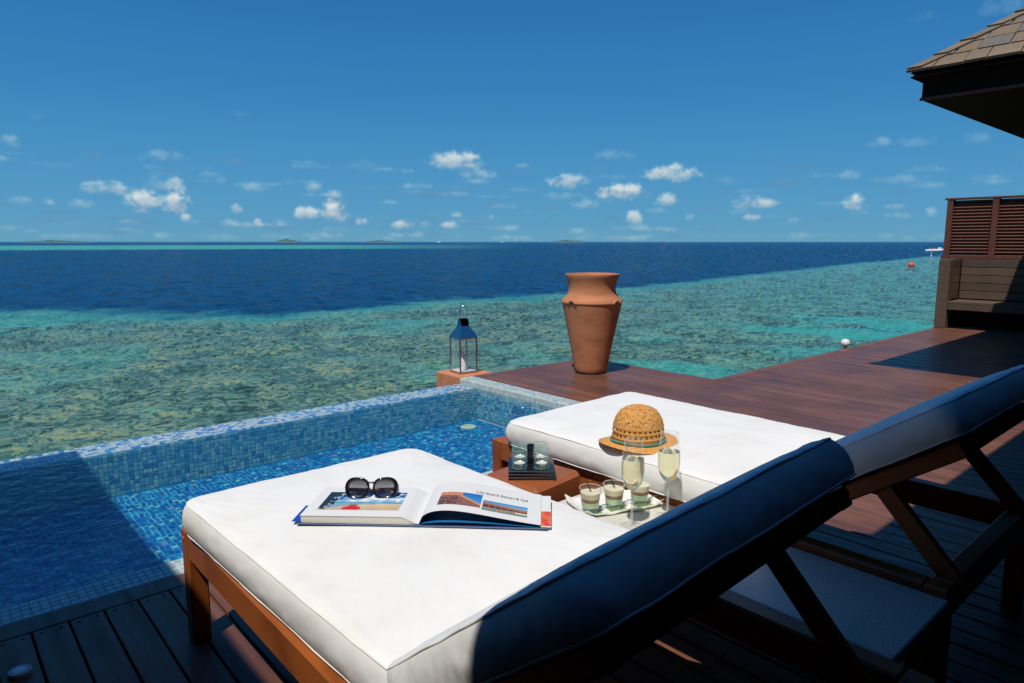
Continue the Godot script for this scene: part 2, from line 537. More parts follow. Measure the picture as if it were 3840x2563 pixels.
# ------------------------------------------------------------------ sea
func sea() -> void:
	var edge := [[-40.0, 40.0], [4.3, 36.6], [9.3, 34.1], [14.8, 30.7], [21.0, 29.3], [24.3, 29.8], [29.5, 31.5], [34.9, 33.8], [45.5, 39.6], [50.2, 43.3], [56.4, 53.4], [61.4, 67.9], [66.0, 90.3], [70.3, 125.1], [73.0, 168.6], [80.0, 420.0], [110.0, 800.0], [320.0, 800.0]]
	var sands := [[26.3, -10.8, 1.9, 0.9], [25.7, -8.4, 2.2, 0.9], [22.0, -11.1, 1.6, 0.8], [13.0, -9.4, 1.3, 0.7], [12.9, -8.2, 1.5, 0.7], [13.4, -21.2, 1.6, 0.5], [16.7, -12.5, 1.0, 0.35], [11.5, -12.2, 1.2, 0.3], [3.6, -30.7, 3.0, 0.6], [23.0, -8.4, 2.0, 0.9], [18.0, -7.6, 2.0, 0.6], [8.3, -9.6, 1.0, 0.3]]
	var cols := []
	var a := -6.0
	while a < 360.0 - 6.0:
		cols.append(a)
		a += 0.075 if a >= 2.5 and a < 80.0 else 5.0
	var rings := [2.2]
	var dy := 600.0
	while dy > 0.05:
		rings.append(2.9 * 683.0 / dy)
		dy -= 12.0 if dy > 230.0 else (0.62 if dy > 3.0 else 0.3)
	rings.append(45000.0)
	var n1 := noise(0.16, 11, 3)
	var n2 := noise(0.55, 12, 3)
	var n3 := noise(2.9, 13, 2)
	var n4 := noise(8.5, 19, 2)
	var w1 := noise(0.42, 14, 2)
	var w2 := noise(1.5, 15, 2)
	var rim := []
	var nc := cols.size()
	var nr := rings.size()
	var V := PackedVector3Array(); V.resize(nc * nr)
	var N := PackedVector3Array(); N.resize(nc * nr)
	var C := PackedColorArray(); C.resize(nc * nr)
	var deep := Vector3(0.001, 0.036, 0.104)
	var teal := Vector3(0.05, 0.41, 0.34)
	for i in nc:
		var an: float = deg_to_rad(cols[i])
		var sx := sin(an)
		var sz := -cos(an)
		var aa: float = cols[i] if cols[i] < 200.0 else cols[i] - 360.0
		var R := 800.0
		for k in edge.size() - 1:
			if aa >= edge[k][0] and aa < edge[k + 1][0]:
				R = lerpf(edge[k][1], edge[k + 1][1], (aa - edge[k][0]) / (edge[k + 1][0] - edge[k][0]))
				break
		rim.append(R)
		var strip := 1.0 - smoothstep(22.0, 45.0, aa)
		for j in nr:
			var r: float = rings[j]
			var x := r * sx
			var z := r * sz
			var calm := (1.35 if r < R else 1.55) * (1.0 + smoothstep(60.0, 250.0, r) * 0.5) * (1.0 - 0.8 * smoothstep(350.0, 800.0, r))
			# wave slopes, stretched along the crests
			var px := x * 0.92 + z * 0.38
			var pz := z * 0.92 - x * 0.38
			var h1 := w1.get_noise_2d(px * 0.8, pz)
			var h2 := w2.get_noise_2d(px * 0.8, pz)
			var e := 0.12
			var gx := (w1.get_noise_2d((px + e) * 0.8, pz) - h1) * 0.075 + (w2.get_noise_2d((px + e) * 0.8, pz) - h2) * 0.038
			var gz := (w1.get_noise_2d(px * 0.8, pz + e) - h1) * 0.075 + (w2.get_noise_2d(px * 0.8, pz + e) - h2) * 0.038
			var hx := (gx * 0.92 - gz * 0.38) / e * calm
			var hz := (gx * 0.38 + gz * 0.92) / e * calm
			var k := j * nc + i
			V[k] = Vector3(x, SEA_Y + (h1 * 0.075 + h2 * 0.03) * smoothstep(60000.0, 300.0, r), z)
			N[k] = Vector3(-hx, 1.0, -hz).normalized()
			# what lies below, seen through the moving surface
			var qx := x + hx * 1.3
			var qz := z + hz * 1.3
			var b1 := n1.get_noise_2d(qx, qz)
			var b2 := n2.get_noise_2d(qx, qz)
			var b3 := n3.get_noise_2d(qx, qz)
			var er := R * (1.0 + b1 * 0.07 + b2 * 0.03)
			var shallow := 1.0 - smoothstep(er * 0.90, er * 1.05, r)
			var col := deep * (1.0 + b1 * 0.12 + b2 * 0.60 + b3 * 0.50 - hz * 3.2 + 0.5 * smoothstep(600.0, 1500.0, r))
			if shallow > 0.0:
				var b4 := n4.get_noise_2d(qx, qz) if r < 60.0 else 0.0
				var f := clampf(0.5 + b2 * 0.42 + b3 * 0.6 + b1 * 0.12 + b4 * 0.42, 0, 1)
				var reef := Vector3(0.034, 0.076, 0.054).lerp(Vector3(0.095, 0.225, 0.175), smoothstep(0.12, 0.62, f))
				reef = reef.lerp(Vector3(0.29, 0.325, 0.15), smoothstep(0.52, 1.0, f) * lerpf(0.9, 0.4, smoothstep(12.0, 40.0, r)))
				reef *= 1.0 - 0.42 * smoothstep(0.18, 0.5, -b3 * 0.8 - b4 * 0.6 + b2 * 0.15)
				var sand := smoothstep(0.16, 0.42, b1 + b2 * 0.35) * 0.30
				for s in sands:
					var dd: float = ((x - s[0]) * (x - s[0]) + (z - s[1]) * (z - s[1])) / (s[2] * s[2])
					if dd < 3.0:
						sand = maxf(sand, s[3] * smoothstep(0.25, 0.75, exp(-dd) + b2 * 0.5 + b3 * 0.25))
				sand = maxf(sand, maxf(smoothstep(er * 0.84, er * 0.99, r) * 0.85, 0.42 * smoothstep(48.0, 68.0, aa) * smoothstep(-0.25, 0.3, b2 + b3 * 0.5)))
				reef = reef.lerp(teal * (0.85 + b3 * 0.3), clampf(sand, 0, 1))
				col = col.lerp(reef, shallow)
			if strip > 0.0 and r > 180.0:
				var st := smoothstep(285.0, 335.0, r + b1 * 10.0) * (1.0 - smoothstep(620.0, 800.0, r)) * strip
				col = col.lerp(Vector3(0.07, 0.36, 0.29), st)
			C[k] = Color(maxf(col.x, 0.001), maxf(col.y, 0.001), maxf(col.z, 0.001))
	var m := ArrayMesh.new()
	for zone in 2:      # clear lagoon over the reef; open water, rough with wind
		var ix := PackedInt32Array()
		for j in nr - 1:
			for i in nc:
				if (rings[j] > rim[i]) != (zone == 1):
					continue
				var p := j * nc + i
				var q := j * nc + (i + 1) % nc
				ix.append(p); ix.append(p + nc); ix.append(q + nc)
				ix.append(p); ix.append(q + nc); ix.append(q)
		var arr := []
		arr.resize(Mesh.ARRAY_MAX)
		arr[Mesh.ARRAY_VERTEX] = V; arr[Mesh.ARRAY_NORMAL] = N; arr[Mesh.ARRAY_COLOR] = C; arr[Mesh.ARRAY_INDEX] = ix
		m.add_surface_from_arrays(Mesh.PRIMITIVE_TRIANGLES, arr)
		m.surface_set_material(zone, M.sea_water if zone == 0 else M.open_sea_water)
	var s := put("sea", m, null, self)
	s.set_meta("kind", "structure")


func islands() -> void:
	var list := [[5.7, 9.9, 17.0, 7000.0, "long low wooded island on the horizon at the far left", 3], [22.2, 24.3, 27.0, 6500.0, "small wooded islet with a raised middle, right of the long island", 5], [29.0, 32.0, 18.0, 7000.0, "low flat wooded island behind the lantern's side of the sea", 7], [41.7, 42.2, 14.0, 7000.0, "tiny green speck of an islet beside the island behind the vase", 8], [44.4, 47.4, 22.0, 6500.0, "wooded island on the horizon just left of the terracotta vase", 9]]
	for s in list:
		var a0: float = s[0]
		var a1: float = s[1]
		var R: float = s[3]
		var nz := noise(1.0, s[5], 4)
		var am := deg_to_rad((a0 + a1) / 2)
		var t := thing("island", s[4], "island", Vector3(R * sin(am), SEA_Y, -R * cos(am)), -am, "islands on the horizon")
		var w := deg_to_rad(a1 - a0) * R
		var P := []
		var k := maxi(20, int(w / 9.0))
		for j in 9:
			var row := []
			for i in k + 1:
				var u := float(i) / k
				var env := pow(maxf(sin(PI * u), 0.0), 0.45)
				var prof := sin(PI * j / 8.0)
				var top: float = s[2] * env * (0.62 + 0.5 * nz.get_noise_2d(u * w * 0.03, j * 0.7) + 0.45 * exp(-pow((u - 0.42) * 7.0, 2)))
				row.append(Vector3((u - 0.5) * w, maxf(top, 1.0) * prof + 1.0, (j / 8.0 - 0.5) * 160.0 * env + 0.1 * j))
			P.append(row)
		var b := MB.new()
		b.sheet(P)
		part("tree_canopy", b, M.island_green, t)
		var bb := MB.new()
		var ring := []
		var outr := []
		for i in 40:
			var an := TAU * i / 40
			ring.append(Vector3(cos(an) * w * 0.52, 0.3, sin(an) * 100.0))
			outr.append(Vector3(cos(an) * w * 0.40, 2.0, sin(an) * 70.0))
		bb.sheet([ring, outr], true, true)
		part("beach", bb, M.beach, t)


# ------------------------------------------------------------------ deck
func deck() -> void:
	var d := structure("deck")
	var gap := 0.006
	var pitch := 0.0912
	# long boards run out to sea; each is a piece
	var x := -2.3
	var k := 0
	while x < 10.6:
		var z0 := -2.258
		if x >= 3.43 and x < 4.72:
			z0 = -4.30
		if x + pitch > 4.72:
			z0 = -2.91
		var xa := x
		var xb := x + pitch - gap
		if x < 3.43 and x + pitch > 3.43:
			z0 = -2.258
		var z1 := 1.2
		var m: Material = M["deck_wood_%d" % rng.randi_range(0, 5)]
		var cut := rng.randf_range(-0.2, 2.0)
		var dip := rng.randf_range(-0.0012, 0.0)
		for lim in [3.43, 4.716]:     # narrow rippings fill up to the coping and the corner border
			if x < lim - 0.01 and x + pitch > lim:
				if lim > 4:
					block("plank", Vector3(xa, -0.025 + dip, -4.30), Vector3(lim - 0.002, dip, z0 - 0.003), m, d, 0.003)
		if x < 3.43 and x + pitch > 3.43:
			block("plank", Vector3(3.436, -0.025 + dip, -4.30), Vector3(xb, dip, -2.262), m, d, 0.003)
		block("plank", Vector3(xa, -0.025 + dip, z0), Vector3(xb, dip, cut - 0.002), m, d, 0.003)
		block("plank", Vector3(xa, -0.025 + dip, cut + 0.002), Vector3(xb, dip, z1), M["deck_wood_%d" % rng.randi_range(0, 5)], d, 0.003)
		x += pitch
		k += 1
	# border boards along the edges
	for e in [[Vector3(-2.3, -0.026, -2.352), Vector3(3.425, -0.001, -2.264)], [Vector3(3.435, -0.026, -4.398), Vector3(4.81, 0.0, -4.306)], [Vector3(4.722, -0.026, -4.30), Vector3(4.81, 0.0, -2.916)], [Vector3(4.816, -0.026, -3.005), Vector3(10.6, 0.0, -2.916)]]:
		block("border_board", e[0], e[1], M["deck_wood_%d" % rng.randi_range(0, 5)], d, 0.003)
	# edge fascia and the frame under the boards
	block("edge_fascia", Vector3(4.80, -0.26, -4.395), Vector3(4.83, -0.03, -3.01), M.deck_wood_1, d)
	block("edge_fascia", Vector3(4.84, -0.26, -3.01), Vector3(10.6, -0.03, -2.98), M.deck_wood_3, d)
	block("edge_fascia", Vector3(3.66, -0.26, -4.40), Vector3(4.79, -0.03, -4.37), M.deck_wood_3, d)
	block("deck_frame", Vector3(-2.3, -0.10, -2.345), Vector3(10.6, -0.035, 2.6), M.void, d)
	block("deck_frame", Vector3(3.44, -0.099, -4.36), Vector3(4.79, -0.034, -2.35), M.void, d)
	block("deck_frame", Vector3(4.80, -0.098, -2.97), Vector3(10.6, -0.033, -2.35), M.void, d)
	for p in [[3.9, -4.2], [4.6, -3.2], [6.5, -2.8], [8.5, -2.8], [10.4, -2.8], [6.5, 0.5], [10.4, 0.5]]:
		var b := MB.new()
		b.lathe([Vector2(0.13, -3.2), Vector2(0.13, -0.1)], 16, Transform3D(Basis.IDENTITY, Vector3(p[0], 0, p[1])))
		part("deck_pile", b, M.dark_timber, d)
	# screws at the plank ends
	var sc := MB.new()
	sc.lathe([Vector2(0.0035, -0.004), Vector2(0.0035, 0.0006), Vector2(0.0, 0.0008)], 8)
	var at := []
	x = -2.3
	while x < 3.3:
		for s in [0.02, 0.066]:
			for z in [-2.235, -1.55, -0.9]:
				at.append(Vector3(x + s, 0, z))
		x += pitch
	var mm := MultiMesh.new()
	mm.transform_format = MultiMesh.TRANSFORM_3D
	mm.mesh = sc.mesh()
	mm.instance_count = at.size()
	for i in at.size():
		mm.set_instance_transform(i, Transform3D(Basis.IDENTITY, at[i]))
	var mi := MultiMeshInstance3D.new()
	mi.name = "screws"
	mi.multimesh = mm
	mi.material_override = M.void
	mi.set_meta("kind", "stuff")
	d.add_child(mi)


# ------------------------------------------------------------------ pool
func tile_mesh(w: float) -> Mesh:
	var b := MB.new()
	var h := w / 2
	var c := 0.0012
	var y := 0.004
	var lo := [Vector3(-h, 0, -h), Vector3(h, 0, -h), Vector3(h, 0, h), Vector3(-h, 0, h)]
	var hi := []
	for p in lo:
		hi.append(Vector3(p.x * (1 - c / h), y, p.z * (1 - c / h)))
	b.poly(hi.duplicate(), Vector3.UP)
	for i in 4:
		var o: Vector3 = lo[i] + lo[(i + 1) % 4]
		b.poly([lo[i], lo[(i + 1) % 4], hi[(i + 1) % 4], hi[i]], o.normalized() + Vector3.UP * 0.1)
	return b.mesh()

func tile_field(parent: Node3D, cells: Array, mesh: Mesh) -> void:
	var mm := MultiMesh.new()
	mm.transform_format = MultiMesh.TRANSFORM_3D
	mm.use_colors = true
	mm.mesh = mesh
	mm.instance_count = cells.size()
	for i in cells.size():
		mm.set_instance_transform(i, cells[i][0])
		mm.set_instance_color(i, cells[i][1])
	var mi := MultiMeshInstance3D.new()
	mi.name = numbered("mosaic_tiles", parent)
	mi.multimesh = mm
	mi.material_override = M.pool_tile
	mi.set_meta("kind", "stuff")
	parent.add_child(mi, true)

func pick(list: Array) -> Color:      # [weight, r, g, b] ...
	var s := 0.0
	for q in list:
		s += q[0]
	var r := rng.randf() * s
	for q in list:
		r -= q[0]
		if r <= 0:
			var f := rng.randf_range(0.85, 1.12)
			return Color(q[1] * f, q[2] * f, q[3] * f)
	return Color.WHITE

func pool() -> void:
	var p := structure("pool")
	var full := tile_mesh(TILE - 0.0022)
	var wob := noise(7.0, 77, 2)
	var xl := -2.3
	var xr := 3.29
	var zn := -2.475        # inner edge of the near coping
	var zf := -4.18         # inner face of the infinity wall
	var zo := -4.405
	var top := -0.045
	var floor_y := -0.30
	# shells that the tiles are bedded on
	block("coping_bed", Vector3(xl, -0.5, zn), Vector3(3.43, -0.004, -2.356), M.grout, p)
	block("coping_bed", Vector3(3.30, -0.5, zo), Vector3(3.43, -0.005, zn - 0.001), M.grout, p)
	block("infinity_wall", Vector3(xl, -1.2, zo), Vector3(3.296, top - 0.004, zf), M.pool_grout, p)
	block("pool_floor", Vector3(xl, -0.6, zf + 0.001), Vector3(3.295, floor_y - 0.004, zn - 0.001), M.pool_grout, p)
	block("pool_ledge", Vector3(xl, floor_y, zn - 0.268), Vector3(3.294, -0.100, zn - 0.002), M.pool_grout, p)
	block("pool_wall", Vector3(xl - 0.1, -1.2, zo), Vector3(xl - 0.001, 0.0, -2.36), M.pool_grout, p)
	var light := [[5, 0.55, 0.60, 0.55], [3, 0.46, 0.56, 0.56], [0.5, 0.20, 0.42, 0.62]]
	var infinity := [[7, 0.60, 0.66, 0.64], [2.5, 0.40, 0.55, 0.62], [2.5, 0.05, 0.20, 0.50], [1.5, 0.09, 0.30, 0.60]]
	var wallc := [[4, 0.12, 0.39, 0.45], [3, 0.05, 0.26, 0.43], [2, 0.24, 0.48, 0.48], [1, 0.02, 0.14, 0.34]]
	var floorc := [[6, 0.003, 0.12, 0.39], [3, 0.008, 0.19, 0.47], [2, 0.002, 0.055, 0.28], [2, 0.02, 0.33, 0.52], [0.6, 0.16, 0.52, 0.52], [0.15, 0.30, 0.20, 0.36]]
	var ledgec := [[6, 0.16, 0.44, 0.47], [3, 0.07, 0.32, 0.46], [2, 0.01, 0.13, 0.36]]
	var cells := []
	var deepc := []
	# near coping: the pieces nearest the eye are parts of their own
	var tones := []
	for i in 6:
		var q := pick([light[0], light[1]])
		var m := mat("coping_tile_%d" % i, lin(q.r * (0.8 if i % 2 else 1.0), q.g * (0.9 if i % 2 else 1.0), q.b), 0.22, 0.5)
		tones.append(m)
	tones.append(mat("coping_tile_6", lin(0.20, 0.42, 0.62), 0.22, 0.5))
	for j in 4:
		var x := xl + TILE / 2
		var i := 0
		while x < 3.43:
			var z := -2.356 - (0.5 + j) * (0.1165 / 4) + 0.0
			var o := Transform3D(Basis(Vector3.UP, rng.randf_range(-0.02, 0.02)).scaled(Vector3(1, 1, 0.1165 / 4 / TILE)), Vector3(x, -0.004, z))
			if x > 0.02 and x < 1.75:
				put("tile", full, tones[6] if rng.randf() < 0.05 else tones[rng.randi_range(0, 5)], p, o)
			else:
				cells.append([o, pick(light)])
			x += TILE; i += 1
	# right-hand coping and its inner lip
	for j in 5:
		var z := zo + TILE / 2
		while z < zn:
			cells.append([Transform3D(Basis(Vector3.UP, rng.randf_range(-0.02, 0.02)), Vector3(3.302 + (j + 0.5) * TILE, -0.005, z)), pick(light)])
			z += TILE
	for j in 3:
		var z := zo + TILE / 2
		while z < zn:
			cells.append([Transform3D(Basis(Vector3(0, 0, 1), PI / 2), Vector3(3.301, -0.008 - (j + 0.5) * TILE, z)), pick([light[0], light[1]] if j < 2 else wallc)])
			z += TILE
	# infinity wall: wet crest, inner face
	for j in 9:
		var x := xl + TILE / 2
		while x < xr - 0.01:
			cells.append([Transform3D(Basis(Vector3.UP, rng.randf_range(-0.03, 0.03)), Vector3(x, top - 0.004, zf - (j + 0.5) * TILE)), pick(infinity)])
			x += TILE
	for j in 10:
		var x := xl + TILE / 2
		while x < xr - 0.01:
			var y := top - 0.008 - (j + 0.5) * TILE
			var dx := wob.get_noise_2d(x, y * 1.7) * 0.006
			var dy := wob.get_noise_2d(x + 40.0, y * 1.7) * 0.005
			deepc.append([Transform3D(Basis(Vector3(1, 0, 0), PI / 2), Vector3(x + dx, y + dy, zf + 0.0)), pick(wallc)])
			x += TILE
	# right wall under water
	for j in 8:
		var z := zf + TILE / 2
		while z < zn:
			var y := top - 0.04 - (j + 0.5) * TILE
			cells.append([Transform3D(Basis(Vector3(0, 0, 1), PI / 2), Vector3(3.2945, y + wob.get_noise_2d(z, y) * 0.005, z)), pick(wallc)])
			z += TILE
	# floor
	var z := zf + TILE / 2
	while z < zn - 0.27:
		var x := xl + TILE / 2
		while x < xr - 0.01:
			var dx := wob.get_noise_2d(x, z) * 0.008
			var dz := wob.get_noise_2d(x + 30.0, z) * 0.008
			deepc.append([Transform3D(Basis(Vector3.UP, wob.get_noise_2d(x, z + 50.0) * 0.35), Vector3(x + dx, floor_y - 0.004, z + dz)), pick(floorc)])
			x += TILE
		z += TILE
	for j in 10:
		var x := xl + TILE / 2
		while x < xr - 0.01:
			var zz := zn - 0.002 - (j + 0.5) * 0.0265
			cells.append([Transform3D(Basis(Vector3.UP, wob.get_noise_2d(x, zz) * 0.2), Vector3(x + wob.get_noise_2d(x, zz + 9.0) * 0.006, -0.100, zz)), pick(ledgec if rng.randf() * 9.0 > j - 1.5 else floorc)])
			x += TILE
	tile_field(p, cells, full)
	tile_field(p, deepc, tile_mesh(TILE - 0.0036))
	# fittings
	var b := MB.new()
	b.lathe([Vector2(0.062, 0.0), Vector2(0.062, 0.006), Vector2(0.052, 0.009), Vector2(0.050, 0.007)], 28, Transform3D(Basis.IDENTITY, Vector3(3.09, floor_y, -4.03)))
	var plr := part("pool_lamp_ring", b, M.pool_lamp, p)
	b = MB.new()
	b.lathe([Vector2(0.050, 0.007), Vector2(0.03, 0.010), Vector2(0.0, 0.011)], 28, Transform3D(Basis.IDENTITY, Vector3(3.09, floor_y, -4.03)))
	part("pool_lamp_lens", b, M.pool_lamp, plr)
	b = MB.new()
	b.lathe([Vector2(0.07, 0.0), Vector2(0.068, 0.018), Vector2(0.03, 0.03), Vector2(0.0, 0.032)], 28, Transform3D(Basis(Vector3(0, 0, 1), PI / 2), Vector3(3.2945, -0.155, -3.67)))
	part("water_inlet", b, M.steel, p)
	# water
	var P := []
	var wn := noise(4.0, 66, 2)
	for j in 61:
		var row := []
		for i in 181:
			var x2 := lerpf(xl, 3.298, i / 180.0)
			var z2 := lerpf(zo + 0.004, zn - 0.0005, j / 60.0)
			row.append(Vector3(x2, top + 0.004 + wn.get_noise_2d(x2, z2) * 0.0012, z2))
		P.append(row)
	b = MB.new()
	b.sheet(P, false, true)
	var w := part("pool_water", b, M.pool_water, self)
	w.set_meta("kind", "structure")


# ------------------------------------------------------------------ villa
func villa() -> void:
	var v := thing("villa", "dark timber villa with shingled hipped roof above the deck", "house")
	# ceilings over the terrace and over the left end of the pool
	block("roof", Vector3(0.45, 2.29, -0.415), Vector3(5.44, 2.40, 2.75), M.dark_timber, v)
	block("roof", Vector3(-0.52, 2.289, -0.25), Vector3(0.448, 2.399, 2.75), M.dark_timber, v)
	block("roof", Vector3(-3.2, 2.288, -3.8), Vector3(-0.522, 2.398, 2.75), M.dark_timber, v)
	block("wall", Vector3(-0.75, 0.005, 0.80), Vector3(5.85, 2.28, 0.93), M.dark_timber, v)
	block("wall", Vector3(-0.88, -0.6, -3.7), Vector3(-0.752, 2.28, 0.93), M.dark_timber, v)
	block("wall", Vector3(5.85, 0.004, -0.80), Vector3(11.6, 2.10, -0.68), M.dark_timber, v)
	block("wall", Vector3(5.85, 0.004, -0.67), Vector3(5.97, 2.10, 0.93), M.dark_timber, v)
	# hipped roof at the right: a corner at E, rising inland
	var E := Vector3(5.46, 2.29, -1.95)
	var sl := 0.75
	var up := Vector3(-sl, 1, 0).normalized()
	var rd := MB.new()
	var L := 2.6
	for pts in [[E, E + Vector3(0, 0, 4.5), E + Vector3(L, L * sl, 4.5), E + Vector3(L, L * sl, L)], [E, E + Vector3(6.2, 0, 0), E + Vector3(6.2, L * sl, L), E + Vector3(L, L * sl, L)]]:
		var q := []
		for pt in pts:
			q.append(pt + Vector3(0.004, -0.005, 0.004))
		rd.poly(q.duplicate(), Vector3.UP)
		var q2 := []
		for pt in q:
			q2.append(pt + Vector3(0, -0.03, 0))
		rd.poly(q2, Vector3.DOWN)
	var slope := part("roof_deck", rd, M.dark_timber, v)
	block("soffit", Vector3(5.585, 2.105, -1.865), Vector3(11.6, 2.125, 2.6), M.dark_timber, v)
	block("fascia", Vector3(5.56, 2.105, -1.89), Vector3(5.584, 2.27, 2.6), M.dark_timber, v)
	block("fascia", Vector3(5.584, 2.105, -1.89), Vector3(11.6, 2.27, -1.866), M.dark_timber, v)
	block("batten", Vector3(5.548, 2.100, -1.90), Vector3(5.558, 2.122, 2.6), M.louvre_timber, v, 0.003)
	block("tilting_fillet", Vector3(5.50, 2.262, -1.93), Vector3(5.56, 2.276, 2.6), M.dark_timber, v)
	# shingles on the slope that faces the pool
	var course := 0.122
	var f := Vector3(1, sl, 0).normalized()
	for k in 9:
		var x0 := k * course - 0.004
		var z := x0 - 0.012
		while z < 1.7:
			var w := rng.randf_range(0.10, 0.19)
			var za := z
			if true:
				var lift := rng.randf_range(0.0, 0.007)
				var len := course * 1.25 * 1.35
				var p0 := E + Vector3(x0, x0 * sl, 0) + up * (0.018 + lift)
				var b := MB.new()
				var hw := (z + w - 0.007 - za)
				# a tapered wedge: thick at the butt, thin under the next course
				var zc := za
				var A := p0 + Vector3(0, 0, zc)
				var B := p0 + Vector3(0, 0, zc + hw)
				var tip := f * len
				var cutz := maxf(0.0, (x0 + course * 1.3) - zc) if zc < x0 + course * 1.3 else 0.0
				cutz = minf(cutz, hw - 0.01)
				var A2 := A + tip - up * 0.010 + Vector3(0, 0, cutz)
				var B2 := B + tip - up * 0.010
				var dn := -up * 0.019
				b.poly([A, B, B2, A2], up)
				b.poly([A, B, B + dn, A + dn], -f)
				b.poly([A, A2, A2 + dn * 0.3, A + dn], Vector3(0, 0, -1))
				b.poly([B, B2, B2 + dn * 0.3, B + dn], Vector3(0, 0, 1))
				b.poly([A + dn, B + dn, B2 + dn * 0.3, A2 + dn * 0.3], -up)
				part("shingle", b, M["shingle_wood_%d" % rng.randi_range(0, 3)], slope)
			z += w
	# hip caps: pairs of boards that lap up the corner
	for k in 9:
		var a := k * course - 0.006
		var e := a + course * 1.22
		var P0 := E + Vector3(a, a * sl, a) + Vector3(0, 0.019, 0)
		var P1 := E + Vector3(e, e * sl, e) + Vector3(0, 0.013, 0)
		var b := MB.new()
		var w := 0.088
		for side in [Vector3(0, -0.0, 1), Vector3(1, -0.0, 0)]:
			var o: Vector3 = side * w
			var nn := up if side.z > 0.5 else Vector3(0, 1, -sl).normalized()
			var th := nn * 0.02
			b.poly([P0 + th, P1 + th * 0.5, P1 + o + th * 0.5, P0 + o + th], nn)
			b.poly([P0, P0 + th, P0 + o + th, P0 + o], -Vector3(1, sl, 1))
			b.poly([P0 + o, P0 + o + th, P1 + o + th * 0.5, P1 + o], side)
			b.poly([P0, P1, P1 + o, P0 + o], -nn)
		part("ridge_shingle", b, M["shingle_wood_%d" % [1, 3, 0, 3, 4][k % 5]], slope)


func screen_and_bench() -> void:
	var s := thing("louvre_screen", "tall reddish timber louvre screen standing behind the built-in bench", "screen", Vector3(10.5, 0, -3.13))
	var b := MB.new()
	b.box(Vector3(0.13, 0.025, 2.4), Transform3D(Basis.IDENTITY, Vector3(0, 1.665, 1.17)), 0.003)
	part("top_rail", b, M.louvre_timber, s)
	b = MB.new()
	b.box(Vector3(0.09, 0.05, 2.4), Transform3D(Basis.IDENTITY, Vector3(0, 0.905, 1.17)), 0.003)
	part("bottom_rail", b, M.louvre_timber, s)
	for z in [0.035, 0.545, 1.05, 1.56, 2.07]:
		b = MB.new()
		b.box(Vector3(0.10, 1.648, 0.07), Transform3D(Basis.IDENTITY, Vector3(-0.01, 0.827, z)), 0.004)
		part("post", b, M.louvre_timber, s)
	for bay in 4:
		for k in 17:
			b = MB.new()
			var tilt := Basis(Vector3(0, 0, 1), -0.62)
			b.box(Vector3(0.062, 0.016, 0.44), Transform3D(tilt, Vector3(-0.005, 0.955 + k * 0.0415, 0.29 + bay * 0.508)), 0.002)
			part("slat", b, M.louvre_timber, s)
	var t := thing("bench", "built-in brown timber bench with slatted back at the deck corner", "bench", Vector3(9.93, 0, -3.0))
	b = MB.new()
	b.box(Vector3(0.13, 0.885, 0.13), Transform3D(Basis.IDENTITY, Vector3(0.065, 0.443, 0.055)), 0.004)
	part("post", b, M.bench_timber_0, t)
	for k in 5:
		var y := 0.415 + k * 0.103
		b = MB.new()
		b.box(Vector3(0.035, 0.095, 2.2), Transform3D(Basis.IDENTITY, Vector3(0.47, y, 1.22)), 0.003)
		part("back_slat", b, M["bench_timber_%d" % [0, 1, 0, 2, 1][k]], t)
		b = MB.new()
		b.box(Vector3(0.36, 0.095, 0.035), Transform3D(Basis.IDENTITY, Vector3(0.29, y, 0.085)), 0.003)
		part("end_slat", b, M["bench_timber_%d" % [1, 0, 2, 0, 1][k]], t)
	for k in 4:
		b = MB.new()
		b.box(Vector3(0.125, 0.03, 2.2), Transform3D(Basis.IDENTITY, Vector3(0.075 + k * 0.13, 0.337, 1.22)), 0.003)
		part("seat_slat", b, M["bench_timber_%d" % (k % 3)], t)
	b = MB.new()
	b.box(Vector3(0.03, 0.075, 2.2), Transform3D(Basis.IDENTITY, Vector3(0.028, 0.282, 1.222)), 0.003)
	part("seat_apron", b, M.bench_timber_1, t)
	b = MB.new()
	b.box(Vector3(0.03, 0.27, 2.3), Transform3D(Basis.IDENTITY, Vector3(0.30, 0.137, 1.172)), 0.0)
	b.box(Vector3(0.02, 0.86, 2.3), Transform3D(Basis.IDENTITY, Vector3(0.50, 0.45, 1.17)), 0.0)
	b.box(Vector3(0.37, 0.86, 0.02), Transform3D(Basis.IDENTITY, Vector3(0.305, 0.44, 0.05)), 0.0)
	part("base_panel", b, M.dark_timber, t)


